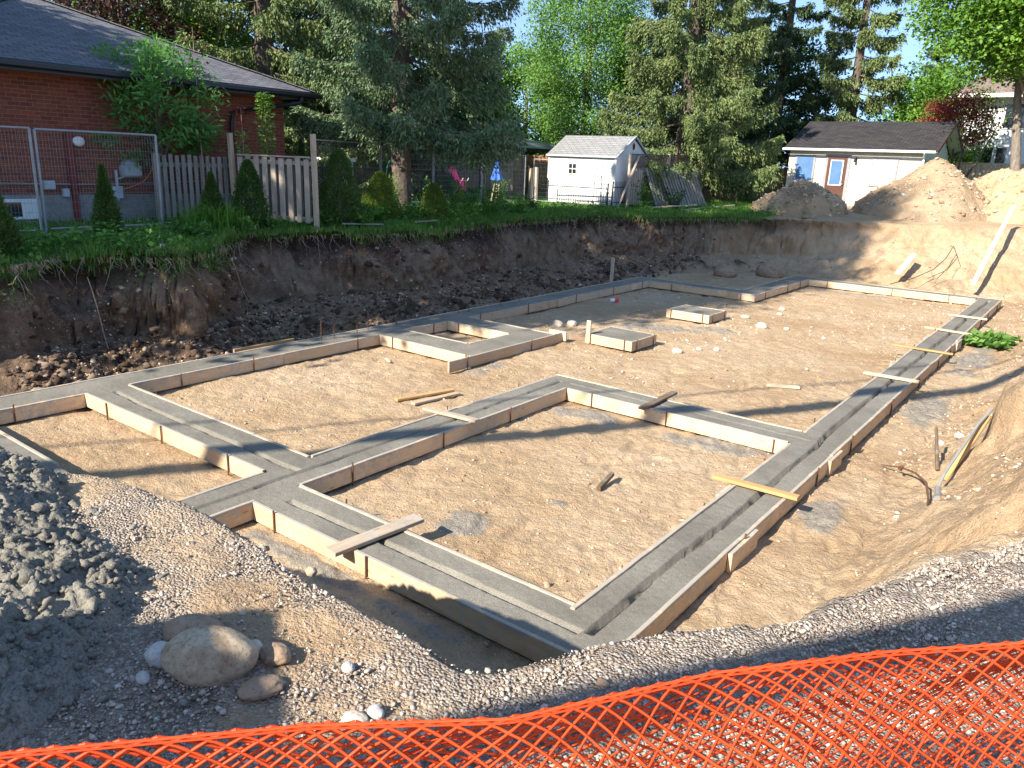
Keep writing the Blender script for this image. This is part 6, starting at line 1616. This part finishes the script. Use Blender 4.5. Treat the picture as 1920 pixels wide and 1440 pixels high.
for layer in (0, 1):
    S, LT = net_surface(layer)
    mb = MB(); cell = .046; VH = .62 if layer == 0 else .9
    ratio = 1.15
    rs = np.random.RandomState(40 + layer)
    allV = []; allF = []; off = 0
    for fam in (1, -1):
        for k in range(int(-VH * 2 / cell) - 4, int(LT / cell) + int(VH * 2 / cell) + 6):
            s_ = np.arange(0, VH * 1.35, .0125)                    # net coordinate going down
            # the net is bunched near its top edge
            v = .10 * s_ + .66 * s_ ** 2 / (s_ + .10)
            a = k * cell + fam * s_ / ratio + .012 * np.sin(s_ * 11 + k * .7) + (.013 if layer else 0)
            ok = (a > 0) & (a < LT)
            if ok.sum() < 3: continue
            a, v = a[ok], v[ok]
            P = S(a, v)
            T = np.gradient(P, axis=0); T /= np.linalg.norm(T, axis=1, keepdims=True) + 1e-9
            N = np.array([.755, -.656, .35]); N = N / np.linalg.norm(N)
            B = np.cross(T, N); B /= np.linalg.norm(B, axis=1, keepdims=True) + 1e-9
            Nn = np.cross(B, T)
            hw, ht = .0026, .0008
            ph = (s_[ok] / ratio * 2 / cell) % 1.0
            wd = hw * (1 + .75 * np.exp(-((np.minimum(ph, 1 - ph)) / .12) ** 2))
            ring = np.stack([P + B * wd[:, None], P + Nn * ht, P - B * wd[:, None], P - Nn * ht], 1)
            n_ = len(P); allV.append(ring.reshape(-1, 3))
            i0 = off + np.arange(n_ - 1) * 4
            for j in range(4):
                allF.append(np.stack([i0 + j, i0 + (j + 1) % 4, i0 + 4 + (j + 1) % 4, i0 + 4 + j], -1))
            off += n_ * 4
    V = np.concatenate(allV); F = np.concatenate(allF)
    under(link_mesh("net_sheet", V, F, M['net'], None, smooth=True, attrs={"rnd": np.random.RandomState(1).rand(len(V)) * .4 + .3}), net)
    if True:
        for dv in ((0.0, .005) if layer == 0 else (0.002,)):
            q = S(np.linspace(0.02, LT - .02, 160), np.full(160, dv)); under(MB().tube(list(q), .0019, 6).build("edge_strand", M['net'], None), net)

# ------------------------------------------------------------------ unseen shadow casters around the camera; toilet and lower cable are additions
broadleaf(-14.5, -2.2, 27.0, 2.8, "tall leafy street tree left of the pit, outside the picture, shading the left bank", 'maple', 201, base=3.0, ncl=420, per=60, leaf=.22, lw=.18, clr=.55, trunk=.35, group="street trees", z0=1.7)
broadleaf(-21.0, -3.5, 11.5, 4.2, "wide leafy street tree in front of the brick house, outside the picture", 'maple', 203, base=2.5, ncl=360, per=60, leaf=.22, lw=.18, clr=.6, trunk=.35, group="street trees", z0=1.7)
for (a, b, r_, lab) in [((-13.1, -14.0, 9.2), (3.0, 13.5, 9.0), .15, "thick overhead cable above the street, upper one"), ((-13.6, -13.2, 9.6), (2.5, 14.2, 9.4), .03, "thin overhead cable above the street, upper one"), ((-5.9, -10.5, 6.6), (3.4, 4.2, 6.6), .12, "thick unseen cable added to throw the shadow band on the near gravel")]:  # lower cable added for a shadow band; upper thick one widened for its shadow
    q = [np.array(a) * (1 - t) + np.array(b) * t - np.array([0, 0, .5]) * math.sin(math.pi * t) for t in np.linspace(0, 1, 24)]
    tag(MB().tube(q, r_, 8).build("overhead_cable", M['cable']), lab, "cable", "overhead cables")
pt = tag(empty("added_shade_toilet", (-2.6, -2.6, 1.8)), "green toilet cabin added unseen behind the camera to shade the near gravel", "added shadow caster")  # invented cabin, put out of view for its shadow on the left foreground
ux, uy = (.545, .839), (.839, -.545)
cpt = (-2.78 - .55 * ux[0] + .55 * uy[0], -1.80 - .55 * ux[1] + .55 * uy[1])
under(MB().frame((cpt[0], cpt[1], 1.75), (0, 0, 1), (ux[0], ux[1], 0), (-uy[0], -uy[1], 0), 2.15, 1.06, 1.06, bevel=.03).build("cabin", M['bin'], None), pt)
under(MB().frame((cpt[0], cpt[1], 3.902), (0, 0, 1), (ux[0], ux[1], 0), (-uy[0], -uy[1], 0), .16, 1.14, 1.14, bevel=.05).build("roof", M['whitep'], None), pt)
under(MB().frame((cpt[0] + ux[0] * .54, cpt[1] + ux[1] * .54, 1.9), (0, 0, 1), (ux[0], ux[1], 0), (-uy[0], -uy[1], 0), 1.85, .03, .7, bevel=.01).build("door", M['greyp'], None), pt)
#PART4
